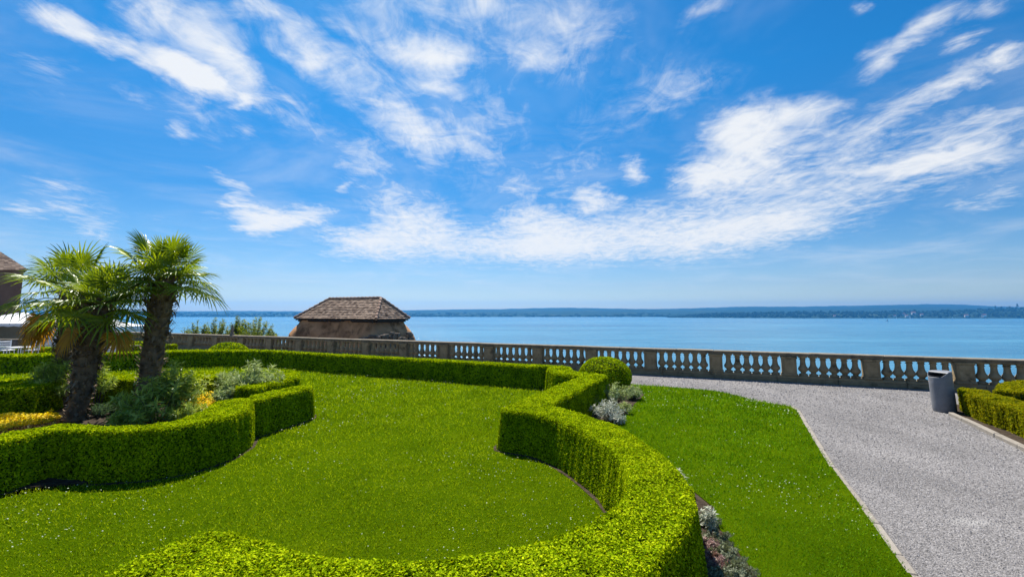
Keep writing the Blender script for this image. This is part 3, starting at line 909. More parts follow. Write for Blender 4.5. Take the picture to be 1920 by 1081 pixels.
# arching hedge of the right half
A_out = px([(1028, 688), (1026, 694), (1041, 699), (1087, 706), (1040, 724), (1000, 741), (939, 765.5)], T)
A_in = px([(938, 768.5), (1000, 776), (1044, 788), (1074, 801), (1101, 815), (1135, 836), (1160, 860), (1175, 885), (1178, 910), (1165, 942), (1130, 967), (1080, 993), (1000, 1021), (900, 1043), (800, 1051), (700, 1055), (640, 1052), (600, 1045), (560, 1034), (500, 1015), (450, 1000), (400, 994), (350, 1007), (300, 1030), (250, 1055), (200, 1080)], T)
A_near = [(-2.55, 2.45), (-2.5, 2.2), (-2.1, 2.35), (-1.75, 2.6), (-1.3, 2.48), (-.9, 2.35), (-.3, 2.33), (.3, 2.45)]
A_right = px([(1232, 1060), (1258, 1021), (1284, 987), (1297, 962), (1302, 935), (1294, 909), (1275, 885), (1240, 850), (1191, 818), (1157, 798), (1104, 780), (1067, 768.5), (1032, 760), (1109, 719), (1137, 706.5), (1138, 703.5), (1110, 700), (1086, 697), (1074, 694.5), (1070, 688)], T)
hedge('arching_hedge', A_out + A_in + A_near + A_right, T, 'clipped box hedge curving through the foreground and zigzagging back to the ball bush', 'clipped box hedges', undul=.014, strip=.06)
# long back hedge
B_front = [(-60, 670), (0, 668), (108, 665.5), (184, 665), (266, 661.5), (301, 660), (340, 659), (420, 658.2), (500, 658.5), (560, 661.5), (629, 666.5), (740, 672.5), (860, 679), (1012, 688)]
B_back = [(1069, 687.2), (1010, 683.5), (860, 675.5), (740, 669), (629, 663.5), (560, 659), (500, 656), (420, 655.6), (340, 656.3), (301, 657), (266, 658.5), (184, 661.8), (108, 662.4), (-60, 665)]
hedge('back_hedge', px(B_front, T) + px(B_back, T), T, 'long low clipped hedge across the back of the lawn before the balustrade', 'clipped box hedges', undul=.012, strip=.06, bare=[(*at(1003, 716, .3)[:2], .34, .20)])
# hedges round the palm bed
C1 = px([(0, 828), (60, 816), (100, 806), (122, 805), (135, 807.5), (196, 811), (294, 807), (367, 797), (432, 781), (466, 766), (474, 755), (470, 746), (440, 747), (402, 755), (387, 767), (326, 790), (261, 799), (190, 800), (120, 794), (60, 804), (0, 816)], T)
C1 = [(-6.9, 5.55), (-7.6, 5.35), (-7.7, 5.0), (-6.9, 5.2), (-6.3, 5.45)][::-1] [:0] + C1 + [(-6.8, 5.75), (-7.6, 5.5), (-7.5, 5.1), (-6.7, 5.3)]
hedge('palm_bed_hedge', C1, T, 'near clipped hedge with a scalloped front at the palm bed', 'clipped hedges round the palm bed', undul=.014, strip=.06)
C2 = px([(475, 753), (583, 727.5), (584, 722.5), (572, 721), (520, 731), (467, 742)], T)
hedge('palm_bed_hedge', C2, T, 'short straight hedge block at the right end of the near scalloped hedge', 'clipped hedges round the palm bed', undul=.014, strip=.06)
C3 = px([(443, 727), (478, 729), (535, 714), (560, 707), (562, 699), (545, 693.5), (525, 693), (515, 700), (480, 711), (443, 717)], T)
hedge('palm_bed_hedge', C3, T, 'hooked hedge lobe behind the straight block under the right oleander', 'clipped hedges round the palm bed', undul=.014, strip=.06)
C4 = px([(180, 711), (255, 711), (350, 708), (420, 708), (440, 702), (417, 695), (347, 697), (253, 702), (180, 701)], T)
hedge('palm_bed_hedge', C4, T, 'far rim of the palm bed hedge between the trunks and the right oleander', 'clipped hedges round the palm bed', undul=.014, strip=.06)
C5 = px([(-60, 742), (0, 734), (60, 728), (112, 716), (112, 705), (60, 706), (0, 711), (-60, 717)], T)
hedge('palm_bed_hedge', C5, T, 'wide topped hedge left of the palms at the edge of the picture', 'clipped hedges round the palm bed', undul=.014, strip=.06)
# hedge at the right of the path, lower and more golden
TD = .47
D1 = px([(1794, 729), (1812, 738.5), (1834, 746), (1880, 759), (1902, 767)], TD) + [(8.55, 7.75), (7.9, 6.6), (8.5, 6.3), (9.2, 7.7)] + px([(1915, 757), (1900, 750), (1858, 738), (1852, 733.5), (1800, 726.5)], TD)
D1 = px([(1794, 729), (1812, 738.5), (1834, 746), (1880, 759), (1902, 767), (1960, 790), (2010, 806), (2060, 800), (1990, 776), (1915, 752), (1900, 747.5), (1858, 737), (1852, 732.5), (1800, 726.5)], TD)
hedge('path_hedge', D1, TD, 'low yellowish hedge beside the right kerb and next to the bin', 'low hedges right of the path', 'box_leaf_gold', batter=-.02, undul=.02, near_leaf=.03)
D2 = px([(1862, 733), (1920, 735), (2000, 742), (2040, 730), (1960, 714), (1905, 713), (1870, 721)], TD)
hedge('path_hedge', D2, TD, 'far lobe of the low yellowish hedge at the right edge', 'low hedges right of the path', 'box_leaf_gold', batter=-.02, undul=.02, near_leaf=.03)

# topiary domes
def dome(name, c, rx, h, label, group):
    o = tag(empty(name, c), label, 'topiary', group)
    d = np.linalg.norm(c)
    n = int(4.6 * rx * rx * 2.6 / (.5 * (.0034 * d) ** 2 * .6))
    v = unit(rng.normal(size=(n, 3))); v[:, 2] = np.abs(v[:, 2]) * 1.0
    zc = h * .40
    lowm = rng.random(n) < .42
    v[lowm, 2] *= -1
    k = np.ones(n)
    P = np.column_stack([v[:, 0] * rx, v[:, 1] * rx, np.where(v[:, 2] > 0, zc + v[:, 2] * (h - zc), zc + v[:, 2] * zc * .98)])
    f = np.where(v[:, 2] < 0, 1 / np.maximum(.45, np.sqrt(1 - v[:, 2] ** 2)) ** .55, 1.0)
    P[:, :2] *= f[:, None]
    nn = v.copy()
    P += nn * (.012 * wave(P, 7, 4) + .012 - .05 * rng.random(n) ** 2)[:, None]
    l = .0034 * d * rng.uniform(.75, 1.25, n)
    m = MB(); leaf_quads(m, P, nn + rng.normal(size=(n, 3)) * .55, l, l * .62); m.build('foliage', M['box_leaf'], o)
    m = MB()
    pr = []
    for k in range(9):
        a = -math.pi / 2 * .96 + k / 8 * (math.pi * .97)
        r_ = math.cos(a); z = math.sin(a)
        ff = 1 / max(.45, r_) ** .55 if z < 0 else 1
        pr.append((max(.01, (rx - .05) * r_ * ff), zc + z * (h - zc - .05) if z > 0 else zc + z * zc * .98))
    m.lathe((0, 0, 0), pr, 28); m.build('woody_core', M['box_core'], o, smooth=True)
tp = at(1134, 729)
dome('ball_topiary', (tp[0], tp[1], 0), .735, .90, 'large round clipped topiary bush behind the zigzag hedge by the path', 'clipped topiary bushes')
dome('ball_topiary', (atd(428, 650, 20.6)[0], 20.6, 0), .80, .87, 'low clipped dome peeping over the back hedge before the balustrade', 'clipped topiary bushes')

# small low hedges behind, at the left
def rect(x0, x1, y0, y1): return [(x0, y0), (x1, y0), (x1, y1), (x0, y1)]
a = at(213, 662); b = at(312, 661)
hedge('border_hedge', [a[:2], b[:2], b[:2] + [.1, .7], a[:2] + [-.1, .7]], .40, 'low border hedge behind the back hedge by the tall palm trunk', 'border hedges behind the back hedge', cover=2.2)
a = atd(186, 650, 28.5); b = atd(300, 650, 28.5)
hedge('border_hedge', [a[:2], b[:2], b[:2] + [0, .6], a[:2] + [0, .6]], .36, 'thin border hedge farther back towards the balustrade end', 'border hedges behind the back hedge', cover=2.2)
a = atd(-60, 650, 23.2); b = atd(95, 650, 23.2)
hedge('border_hedge', [a[:2], b[:2], b[:2] + [0, .6], a[:2] + [0, .6]], .42, 'low border hedge at the left under the railing', 'border hedges behind the back hedge', cover=2.2)

# ------------------------------------------------------------------ lawns, beds, kerbs
def sheet(name, poly, z, mat, skirt=.05):
    q = np.asarray(poly, float)[:, :2]
    if area(q) < 0: q = q[::-1]
    n = len(q)
    m = MB()
    V = np.vstack([np.column_stack([q, np.full(n, z)]), np.column_stack([q, np.full(n, z - skirt)])])
    m.add(V, [[i, (i + 1) % n, n + (i + 1) % n, n + i][::-1] for i in range(n)])
    m.f.append(np.array([list(range(n))]))
    return tag(m.build(name, mat), kind='structure')
def inset_mid(poly, k): return poly
# the middle lawn lies between the hedges; the hedges stand on its rim
lawn_mid = px([(-60, 700), (0, 701), (213, 694), (320, 690), (500, 690), (629, 699), (860, 716), (1015, 726)], 0) + px([(1075, 745)], 0) + [(-.1 + 1.2, 10.2), (.45, 8.0), (1.2, 7.0), (1.35, 5.2), (1.3, 4.2), (.6, 3.0), (-.6, 2.6), (-2.3, 2.6), (-2.5, 1.5), (-8, 1.5), (-12, 4), (-16, 10)]
sheet('lawn', lawn_mid, .022, M['lawn'])
lawn_r = px([(1181, 721.5), (1230, 724.5), (1280, 728), (1340, 733.5), (1380, 742), (1410, 750), (1450, 757), (1481, 762), (1492, 769), (1560, 878), (1640, 985), (1708, 1081)], 0) + [(2.0, 1.2), (1.2, 1.2), (1.35, 2.4)] + px([(1419, 1081), (1370, 1020), (1335, 975)], 0) + [(2.26, 5.6), (2.2, 6.3), (2.05, 7.0)] + px([(1157, 799), (1172, 780), (1189, 760), (1208, 741), (1200, 731)], 0)
sheet('lawn', lawn_r, .024, M['lawn'])
bed_p = [(-12.6, 8.6), (-11.8, 11.8), (-9, 12.4), (-6.5, 12.4), (-5.2, 12.1), (-4.9, 10.5), (-4.6, 8.6), (-4.6, 7.0), (-5.4, 6.3), (-6.8, 5.9), (-9.5, 6.5), (-12, 7.4)]
sheet('soil', bed_p, .05, M['soil'])
bed_r = [(1.9, 1.4), (1.2, 1.5), (1.2, 3.0), (1.6, 4.2), (1.55, 5.6), (1.2, 7.0), (.5, 7.8), (1.6, 10.0), (2.2, 11.4), (2.0, 12.6)] + px([(1183, 719), (1206, 729), (1214, 741), (1194, 761), (1177, 781), (1162, 801)], 0) + [(2.14, 7.0), (2.29, 6.3), (2.35, 5.6)] + px([(1341, 975), (1376, 1020), (1425, 1081)], 0)
sheet('soil', bed_r, .012, M['soil'])
bedD = px([(1790, 780), (1920, 842)], 0) + [(7.4, 6.0), (9, 5), (14, 8), (13.5, 11), (10.2, 11.6)]
sheet('soil', bedD, .016, M['soil'])

def kerb(name, p, w, h, mat):
    m = MB()
    for i in range(len(p) - 1):
        a, b = np.array(p[i]), np.array(p[i + 1])
        L_ = np.linalg.norm(b - a); x = 0; d = (b - a) / L_; rz = math.atan2(d[1], d[0])
        while x < L_ - .05:
            l = min(rng.uniform(.45, .9), L_ - x)
            c = a + d * (x + l / 2) + np.array([-d[1], d[0]]) * rng.uniform(-.006, .006)
            m.box((c[0], c[1], h / 2 - .03 + rng.uniform(-.006, .004)), (l - .004, w * rng.uniform(.94, 1.04), h + .06), rz + rng.uniform(-.015, .015), .012, rng.random())
            x += l
    return tag(m.build(name, mat), kind='structure')
kerb('kerb', [q for q in px([(1402, 749), (1450, 757.5), (1484, 763), (1496, 770), (1562, 878), (1644, 985), (1712, 1081)], 0)] + [np.array([2.2, 1.2])], .085, .026, M['kerb_stone'])
kerb('kerb', [q for q in px([(1784, 778), (1920, 843), (2010, 886)], 0)], .10, .07, M['kerb_stone'])

# grass blades: nobody could count them
def scatter(poly, dens0, ref, rmax=40, edge=.0):
    p = np.asarray(poly, float)[:, :2]
    lo, hi = p.min(0), p.max(0)
    n = int(np.prod(hi - lo) * dens0)
    out = []
    while n > 0:
        k = min(n, 1500000); n -= k
        q = lo + rng.random((k, 2)) * (hi - lo)
        d = np.linalg.norm(q, axis=1)
        keep = (rng.random(k) < np.minimum(1, (ref / d) ** 2)) & (q[:, 1] > np.abs(q[:, 0]) * .6 - 2.4) & (d < rmax)
        q = q[keep]
        out.append(q[inside(p, np.column_stack([q, np.zeros(len(q))]))])
    return np.vstack(out)
hole = np.asarray(bed_p)
for st_ in STRIPS: sheet('soil', st_[::2], .0285, M['soil'], .02)
def clear_of_beds(q):
    P = np.column_stack([q, np.zeros(len(q))])
    bad = inside(hole, P)
    for st_ in STRIPS: bad |= inside(st_[::2], P)
    return q[~bad]
def grass(poly, label, mat):
    q = scatter(poly, 9000, 3.4)
    q = clear_of_beds(q)
    n = len(q); d = np.linalg.norm(q, axis=1)
    w = np.maximum(.0055, d * .0016) * rng.uniform(.7, 1.3, n)
    h = np.maximum(.026, d * .0040) * rng.uniform(.6, 1.3, n) * (1 + .25 * wave(q, 3.0, 31))
    a = rng.random(n) * 6.283
    t = np.column_stack([np.cos(a), np.sin(a), np.zeros(n)])
    lean = rng.normal(size=(n, 3)) * .55; lean[:, 2] = 1
    P = np.column_stack([q, np.full(n, .018)])
    v = np.stack([P - t * w[:, None] / 2, P + t * w[:, None] / 2, P + lean * h[:, None]], 1).reshape(-1, 3)
    m = MB(); m.add(v, np.arange(n * 3).reshape(n, 3), np.repeat(rng.random(n), 3))
    tag(m.build('grass', M[mat]), label, 'grass', kind='stuff')
grass(lawn_mid, 'short mown green grass of the lawn enclosed by the clipped hedges', 'grass')
grass(lawn_r, 'short mown green grass of the lawn strip beside the gravel path', 'lush_grass')
def daisies(poly, dens, label, seed):
    q = scatter(poly, dens, 6.0)
    q = clear_of_beds(q)
    cl = wave(q, 1.6, seed) + .5 * wave(q, 4.0, seed + 1)
    q = q[rng.random(len(q)) < np.clip(.30 + .75 * cl, .015, 1)]
    n = len(q); d = np.linalg.norm(q, axis=1)
    s = np.maximum(.013, d * .0021) * rng.uniform(.7, 1.25, n)
    P = np.column_stack([q, .045 + .0035 * d * rng.uniform(.6, 1.2, n)])
    N_ = np.array([[0, 0, 1.]]) + rng.normal(size=(n, 3)) * .3
    m = MB(); leaf_quads(m, P, N_, s, s * .95)
    tag(m.build('daisies', M['daisy']), label, 'flowers', kind='stuff')
daisies(lawn_mid, 80, 'tiny white clover flowers dotted over the hedge enclosed lawn', 41)
daisies(lawn_r, 110, 'tiny white clover flowers dotted over the lawn strip by the path', 43)

# loose stones on the gravel
path_poly = px([(1181, 718), (1280, 726), (1410, 748), (1484, 760), (1500, 770), (1716, 1081)], 0) + [(2.4, 1.4), (7.0, 1.4)] + px([(1920, 846), (1784, 782)], 0) + [(11.5, 13.2)] + [bal(-3, -.25)[:2], bal(-8, -.25)[:2]]
q = scatter(path_poly, 2600, 4.5)
n = len(q); d = np.linalg.norm(q, axis=1)
s = np.maximum(.005, d * .0011) * rng.uniform(.5, 1.5, n)
ang = rng.random(n) * 6.28
V = []
base = np.array([[1, 0, 0], [.2, .8, 0], [-.9, .4, 0], [-.5, -.8, 0], [.5, -.7, 0], [0.05, 0, .75]])
J = base[None] * s[:, None, None] * rng.uniform(.7, 1.3, (n, 6, 1))
ca, sa = np.cos(ang)[:, None], np.sin(ang)[:, None]
Vx = J[..., 0] * ca - J[..., 1] * sa; Vy = J[..., 0] * sa + J[..., 1] * ca
V = np.stack([Vx + q[:, 0:1], Vy + q[:, 1:2], J[..., 2] + .001], -1).reshape(-1, 3)
Fb = np.array([[0, 1, 5], [1, 2, 5], [2, 3, 5], [3, 4, 5], [4, 0, 5]])
Fa = (Fb[None] + (np.arange(n) * 6)[:, None, None]).reshape(-1, 3)
m = MB(); m.add(V, Fa, np.repeat(rng.random(n), 6))
tag(m.build('gravel', M['pebble']), 'loose pale grey stones strewn over the gravel path', 'gravel', kind='stuff')

# ------------------------------------------------------------------ litter bin
bp = at(1772, 771)
t = tag(empty('litter_bin', (bp[0], bp[1], 0), 0), 'grey metal litter bin with a slanted dark mouth at the path edge', 'bin')
t.rotation_euler = (R(0), R(-2.5), R(0))
BR, BHt = .208, .875
seg = 48
phi0 = math.atan2(-.2, -1.0)
def rim(a):
    k = max(0.0, math.cos(a - phi0))
    return BHt - .115 * min(1, k * 1.25) ** 1.2
m = MB(); V = []
an = [2 * math.pi * i / seg for i in range(seg)]
rows = [(.0, 0.965), (.025, 1.0)] + [(None, q_) for q_ in (.25, .5, .75, .97)]
lv = []
for a in an: lv.append(rim(a))
layers = []
layers.append([(BR * .96 * math.cos(a), BR * .96 * math.sin(a), .012) for a in an])
for q_ in (0.03, .25, .5, .75, .985, 1.0):
    rr = BR * (1.0 if q_ < .99 else .985)
    layers.append([(rr * math.cos(a), rr * math.sin(a), .012 + (lv[i] - .012) * q_) for i, a in enumerate(an)])
for q_ in (1.0, .7, .3):
    layers.append([(BR * .955 * math.cos(a), BR * .955 * math.sin(a), .012 + (lv[i] - .012) * q_) for i, a in enumerate(an)])
V = np.array(layers).reshape(-1, 3)
m.add(V, [[k * seg + i, k * seg + (i + 1) % seg, (k + 1) * seg + (i + 1) % seg, (k + 1) * seg + i] for k in range(len(layers) - 1) for i in range(seg)])
body = m.build('body', M['bin_metal'], t, smooth=True)
m = MB()
# cover over the rear of the top
cv = []
for i in range(33):
    a = phi0 + math.pi / 2 * .86 + (2 * math.pi - math.pi * .86) * i / 32
    cv.append((BR * .985 * math.cos(a), BR * .985 * math.sin(a), rim(a) - .002))
m.add(cv, [list(range(33))]); 
m.add([(x, y, z - .012) for x, y, z in cv], [list(range(33))[::-1]])
m.build('lid', M['bin_metal'], t)
m = MB(); m.lathe((0, 0, 0), [(BR * .94, .80), (BR * .93, .45), (.0, .44)], 32); m.build('liner', M['bin_dark'], t, smooth=True)
m = MB(); m.lathe((0, 0, 0), [(BR * .9, -.005), (BR * .9, .03), (0, .031)], 32); m.build('foot', M['bin_dark'], t)

# ------------------------------------------------------------------ palms
def fan(mb, org, fwd, up, rad, nseg=24, span=R(155), droop=.35, cup=.25, w0=.062):
    """one fan frond blade: stiff pleated segments with free drooping tips"""
    fwd = fwd / np.linalg.norm(fwd); lat = np.cross(fwd, up); lat /= np.linalg.norm(lat) + 1e-9; nrm = np.cross(lat, fwd)
    th = np.linspace(-span, span, nseg) + rng.normal(size=nseg) * .02
    for a in th:
        L_ = rad * (1 - .28 * (abs(a) / span) ** 2) * rng.uniform(.92, 1.06)
        d = fwd * math.cos(a) + lat * math.sin(a)
        s = np.cross(nrm, d)
        dr = droop * rng.uniform(.6, 1.5)
        ks = [.04, .30, .58, .82, 1.0]; ws = [.006, .75 * w0 * .55, w0 * .62, w0 * .36, .004]
        V = []
        for k, w in zip(ks, ws):
            p = org + d * L_ * k + nrm * cup * rad * (k * (1 - k)) * .8 + np.array([0, 0, -1.]) * dr * L_ * max(0, k - .35) ** 2 * 1.5
            V += [p - s * w / 2 - nrm * w * .18, p + nrm * w * .18, p + s * w / 2 - nrm * w * .18]
        F = []
        for k in range(4):
            b = k * 3
            F += [[b, b + 1, b + 4, b + 3], [b + 1, b + 2, b + 5, b + 4]]
        mb.add(V, F, np.clip(rng.normal(.45, .22), 0, 1))

def palm(name, base, height, r_bot, r_top, lean, label, nf=44, seed=1, dead_dir=None, crown_r=.62, pet=.62, dead_n=3, bias=None):
    global rng
    keep_rng = rng; rng = np.random.default_rng(seed)
    t = tag(empty(name, base), label, 'palm', 'fan palms in the bed')
    zs = np.linspace(0, height, 26)
    axis = np.column_stack([lean[0] * (zs / height) ** 1.4, lean[1] * (zs / height) ** 1.4, zs])
    rr = np.interp(zs / height, [0, .05, .25, .6, .9, 1], [r_bot * 1.12, r_bot, r_bot * 1.04, (r_bot + r_top) / 2 * 1.02, r_top, r_top * .8])
    m = MB(); m.tube(axis, rr * (.86 + .03 * rng.normal(size=26)), 18, .25)
    # old leaf bases and matted fibre
    for i in range(620):
        h = rng.random() ** .8
        k = h * 25; i0 = min(24, int(k)); fr = k - i0
        c = axis[i0] * (1 - fr) + axis[i0 + 1] * fr; r_ = rr[i0]
        a = i * 2.39996 + rng.normal() * .2
        o_ = np.array([math.cos(a), math.sin(a), 0]); s_ = np.array([-math.sin(a), math.cos(a), 0])
        ln = rng.uniform(.08, .20) * (.40 + .95 * h); w = rng.uniform(.025, .055)
        up = rng.uniform(.25, 1.0) if rng.random() < .8 else rng.uniform(-1.2, -.3)
        p0 = c + o_ * r_ * .82; p1 = c + o_ * (r_ + ln * .35 * (.4 + h)) + np.array([0, 0, up * ln * .7]); p2 = c + o_ * (r_ + ln * (.55 + .45 * h) * rng.uniform(.4, 1.1)) + np.array([0, 0, up * ln * 1.3]) + s_ * rng.normal() * .02
        m.add([p0 - s_ * w, p0 + s_ * w, p1 + s_ * w * .6, p1 - s_ * w * .6, p2, p1 + o_ * .015 - np.array([0, 0, .02])], [[0, 1, 2, 3]], rng.random() * (1 if rng.random() < .5 else .4))
        m.f.append(np.array([[3, 2, 4], [2, 3, 5]]) + m.n - 6)
    m.build('trunk', M['palm_fibre'], t)
    top = axis[-1]
    m = MB(); stalk = MB()
    ga = 2.39996
    for i in range(nf):
        q = i / (nf - 1)                                          # 0 youngest, 1 oldest
        el = R(84) - R(94) * q ** .9 + rng.normal() * .07
        a = i * ga + rng.normal() * .12
        if bias is not None and rng.random() < .14: a = bias + rng.normal() * .5
        d = np.array([math.cos(a) * math.cos(el), math.sin(a) * math.cos(el), math.sin(el)])
        pl = pet * rng.uniform(.75, 1.2) * (1 if q > .12 else .75)
        if bias is not None and math.cos(a - bias) > .8: pl *= 1.2
        hor = np.array([math.cos(a), math.sin(a), 0])
        p0 = top + hor * r_top * .35 + np.array([0, 0, -.22 * q])
        p1 = p0 + d * pl * .55 + np.array([0, 0, .05]); p2 = p0 + d * pl + np.array([0, 0, -.10 * q * pl])
        stalk.tube([p0, p1, p2], [.016, .012, .010], 6, .6)
        fw = unit(d + np.array([0, 0, -.05 - .30 * q + (.2 if q < .3 else 0)]))
        upv = np.array([0, 0, 1.0]) if abs(fw[2]) < .9 else -hor
        upv = upv + rng.normal(size=3) * .22
        fan(m, p2, fw, upv, crown_r * rng.uniform(.85, 1.1) * (.8 if q < .1 else 1), droop=.10 + .42 * q ** 1.3, span=R(160) if q > .15 else R(85))
    cr = m.build('crown', M['palm_leaf'], t)
    stalk.build('leaf_stalks', M['palm_leaf'], cr)
    if dead_dir is not None:
        m = MB()
        for i, da in enumerate(dead_dir):
            a = da + rng.normal() * .1
            hor = np.array([math.cos(a), math.sin(a), 0])
            el = R(-34) - R(22) * rng.random()
            d = hor * math.cos(el) + np.array([0, 0, math.sin(el)])
            p0 = top + hor * r_top * .6 + np.array([0, 0, -.22]); p2 = p0 + d * pet * rng.uniform(.75, 1.1)
            m.tube([p0, p2], .010, 5, .4)
            fan(m, p2, unit(d + np.array([0, 0, -.9])), hor + np.array([0, 0, .3]), crown_r * .78, nseg=22, droop=.4, span=R(110), w0=.075)
        m.build('dead_fronds', M['palm_dead'], t)
    rng = keep_rng
    return t
pf = at(143, 786, .05)
palm('fan_palm', pf, 2.32, .195, .30, (.24, 0.0), 'front fan palm of the leaning pair, its stout shaggy trunk before the other', 27, 3, dead_dir=[R(-110), R(-15)], crown_r=.60, pet=.55)
pb = atd(111, 760, 11.4); pb[2] = .05
palm('fan_palm', pb, 2.62, .19, .24, (-.02, .1), 'fan palm half hidden behind the front trunk, with orange dead fronds', 24, 8, dead_dir=[R(190), R(200), R(215), R(175), R(228), R(245), R(185)], crown_r=.70, pet=.74)
pr_ = np.array([atd(279, 700, 10.5)[0], 10.5, .05])
palm('fan_palm', pr_, 2.88, .22, .25, (.18, 0), 'tallest fan palm standing apart to the right of the pair', 30, 12, crown_r=.60, pet=.58)

# ------------------------------------------------------------------ leafy plants
def shrub(name, base, rad, hgt, label, mat, nst=26, whorls=11, leaf=(.11, .018), group=None, cat='shrub', seed=0, spread=1.0, stem_r=.006, stem_mat='bark', lf_n=4, tipbias=.35):
    r_ = np.random.default_rng(seed + 100)
    t = tag(empty(name, base), label, cat, group)
    st = MB(); P, N_, T_, Ls = [], [], [], []
    for i in range(nst):
        a = r_.random() * 6.283; q = math.sqrt(r_.random())
        end = np.array([math.cos(a) * rad * q * spread, math.sin(a) * rad * q * spread, hgt * (1 - .45 * q * q) * r_.uniform(.72, 1.05)])
        b0_ = np.array([math.cos(a) * rad * .15, math.sin(a) * rad * .15, 0])
        mid = b0_ * .5 + end * .45 + np.array([0, 0, hgt * .12])
        pts = [b0_ * (1 - k) ** 2 + 2 * mid * k * (1 - k) + end * k * k for k in np.linspace(0, 1, 6)]
        st.tube(pts, np.linspace(stem_r * 1.3, stem_r * .5, 6), 5, .5)
        for w in range(whorls):
            k = tipbias + (1 - tipbias) * (w + r_.random()) / whorls
            c = b0_ * (1 - k) ** 2 + 2 * mid * k * (1 - k) + end * k * k
            ax = unit(2 * (1 - k) * (mid - b0_) + 2 * k * (end - mid))
            a0 = r_.random() * 6.28
            u = unit(np.cross(ax, [.3, .2, .9])); v = np.cross(ax, u)
            for j in range(lf_n):
                aa = a0 + j * 6.283 / lf_n + r_.normal() * .25
                out = u * math.cos(aa) + v * math.sin(aa)
                op = r_.uniform(.25, .95) if k > .85 else r_.uniform(-.1, .75)
                d = unit(out + ax * op)
                ll = leaf[0] * r_.uniform(.7, 1.15) * (.75 if k > .9 else 1)
                P.append(c + d * ll * .5); T_.append(d); N_.append(unit(ax - d * (ax @ d) + r_.normal(size=3) * .25)); Ls.append(ll)
    m = MB(); Ls = np.array(Ls)
    leaf_quads(m, np.array(P), np.array(N_), Ls, leaf[1] * Ls / leaf[0], np.array(T_), bend=.12)
    m.build('foliage', M[mat], t)
    st.build('stems', M[stem_mat], t)
    return t
def ground(x, y, z=.05):
    p = at(x, y, z); return p
OG = 'oleanders in the palm bed'
gx = ground(296, 792); shrub('oleander', gx, .80, 1.0, 'largest oleander, right of the front palm trunk', 'oleander_leaf', 24, 6, (.18, .042), OG, tipbias=.45, lf_n=4, seed=1)
gx = ground(345, 776); shrub('oleander', gx, .60, .92, 'oleander leaning over the yellow flowers behind the near scalloped hedge', 'oleander_leaf', 18, 6, (.17, .040), OG, tipbias=.45, lf_n=4, seed=2)
gx = ground(250, 788); shrub('oleander', gx, .45, .62, 'low oleander between the front trunk and the largest oleander', 'oleander_leaf', 20, 10, (.14, .036), OG, tipbias=.5, lf_n=5, seed=11)
gx = ground(252, 806); shrub('oleander', gx, .42, .42, 'lowest oleander spilling against the near scalloped hedge beside the front trunk', 'oleander_leaf', 22, 8, (.14, .036), OG, tipbias=.4, lf_n=5, seed=31)
gx = ground(345, 795); shrub('oleander', gx, .40, .48, 'low oleander right of the largest one, against the near scalloped hedge', 'oleander_leaf', 18, 8, (.14, .036), OG, tipbias=.4, lf_n=5, seed=32)
gx = ground(82, 768); shrub('oleander', gx, .55, .95, 'oleander left of the palm trunks before the wide topped hedge', 'oleander_leaf', 28, 7, (.16, .038), OG, tipbias=.5, lf_n=5, seed=3)
gx = np.array([atd(112, 700, 11.2)[0], 11.2, .05]); shrub('oleander', gx, .50, 1.25, 'oleander whose top shows just left of the paired trunks', 'oleander_leaf', 22, 11, (.16, .038), OG, tipbias=.5, lf_n=5, seed=4)
gx = np.array([atd(188, 700, 11.0)[0], 11.0, .05]); shrub('oleander', gx, .34, 1.25, 'narrow oleander just right of the paired trunks', 'oleander_leaf', 14, 10, (.16, .038), OG, tipbias=.5, lf_n=5, seed=5)
gx = np.array([atd(470, 700, 10.9)[0], 10.9, .05]); shrub('oleander', gx, .74, 1.10, 'pale silvery oleander inside the hooked hedge lobe', 'sage_leaf', 38, 9, (.16, .038), OG, tipbias=.5, lf_n=5, seed=6)
gx = np.array([atd(438, 720, 10.2)[0], 10.2, .05]); shrub('oleander', gx, .42, .72, 'small pale oleander at the left foot of the silvery one', 'sage_leaf', 20, 10, (.14, .036), OG, tipbias=.5, lf_n=5, seed=7)
gx = np.array([atd(330, 700, 9.8)[0], 9.8, .05]); shrub('oleander', gx, .5, 1.12, 'tall oleander at the foot of the tallest palm', 'oleander_leaf', 26, 11, (.16, .038), OG, tipbias=.5, lf_n=5, seed=8)
gx = ground(186, 781); shrub('santolina', gx, .30, .30, 'small bluish green santolina cushion at the foot of the front palm', 'santolina_leaf', 60, 9, (.035, .008), None, 'plant', 9, lf_n=5, tipbias=.2)
gx = ground(215, 775); shrub('santolina', gx, .28, .28, 'second bluish green cushion, nearer the largest oleander', 'santolina_leaf', 60, 9, (.035, .008), None, 'plant', 10, lf_n=5, tipbias=.2)
# yellow bedding flowers: two uncountable carpets
def carpet(poly, hgt, dens, label, s=.035):
    q = scatter(poly, dens, 30)
    n = len(q)
    z = .07 + hgt * (.55 + .45 * wave(q, 5.0, 71)) * rng.uniform(.55, 1.05, n)
    P = np.column_stack([q, z])
    m = MB(); leaf_quads(m, P, np.array([[0, 0, 1.]]) + rng.normal(size=(n, 3)) * .45, s * 1.3 * rng.uniform(.6, 1.2, n), s * .8)
    tag(m.build('yellow_flowers', M['yellow_petal']), label, 'flowers', kind='stuff')
def carpet_leaves(poly, hgt, dens, s=.04):
    q = scatter(poly, dens, 30); n = len(q)
    P = np.column_stack([q, .06 + hgt * rng.random(n) * .8])
    m = MB(); leaf_quads(m, P, np.array([[0, 0, .6]]) + rng.normal(size=(n, 3)) * .7, s, s * .5)
    tag(m.build('flower_leaves', M['santolina_leaf']), 'green leaves among the yellow bedding flowers', 'foliage', kind='stuff')
y1 = px([(-40, 818), (40, 806), (105, 793), (118, 778), (95, 773), (40, 783), (-40, 795)], .12)
y2 = px([(318, 782), (385, 776), (405, 760), (380, 748), (330, 752)], .15)
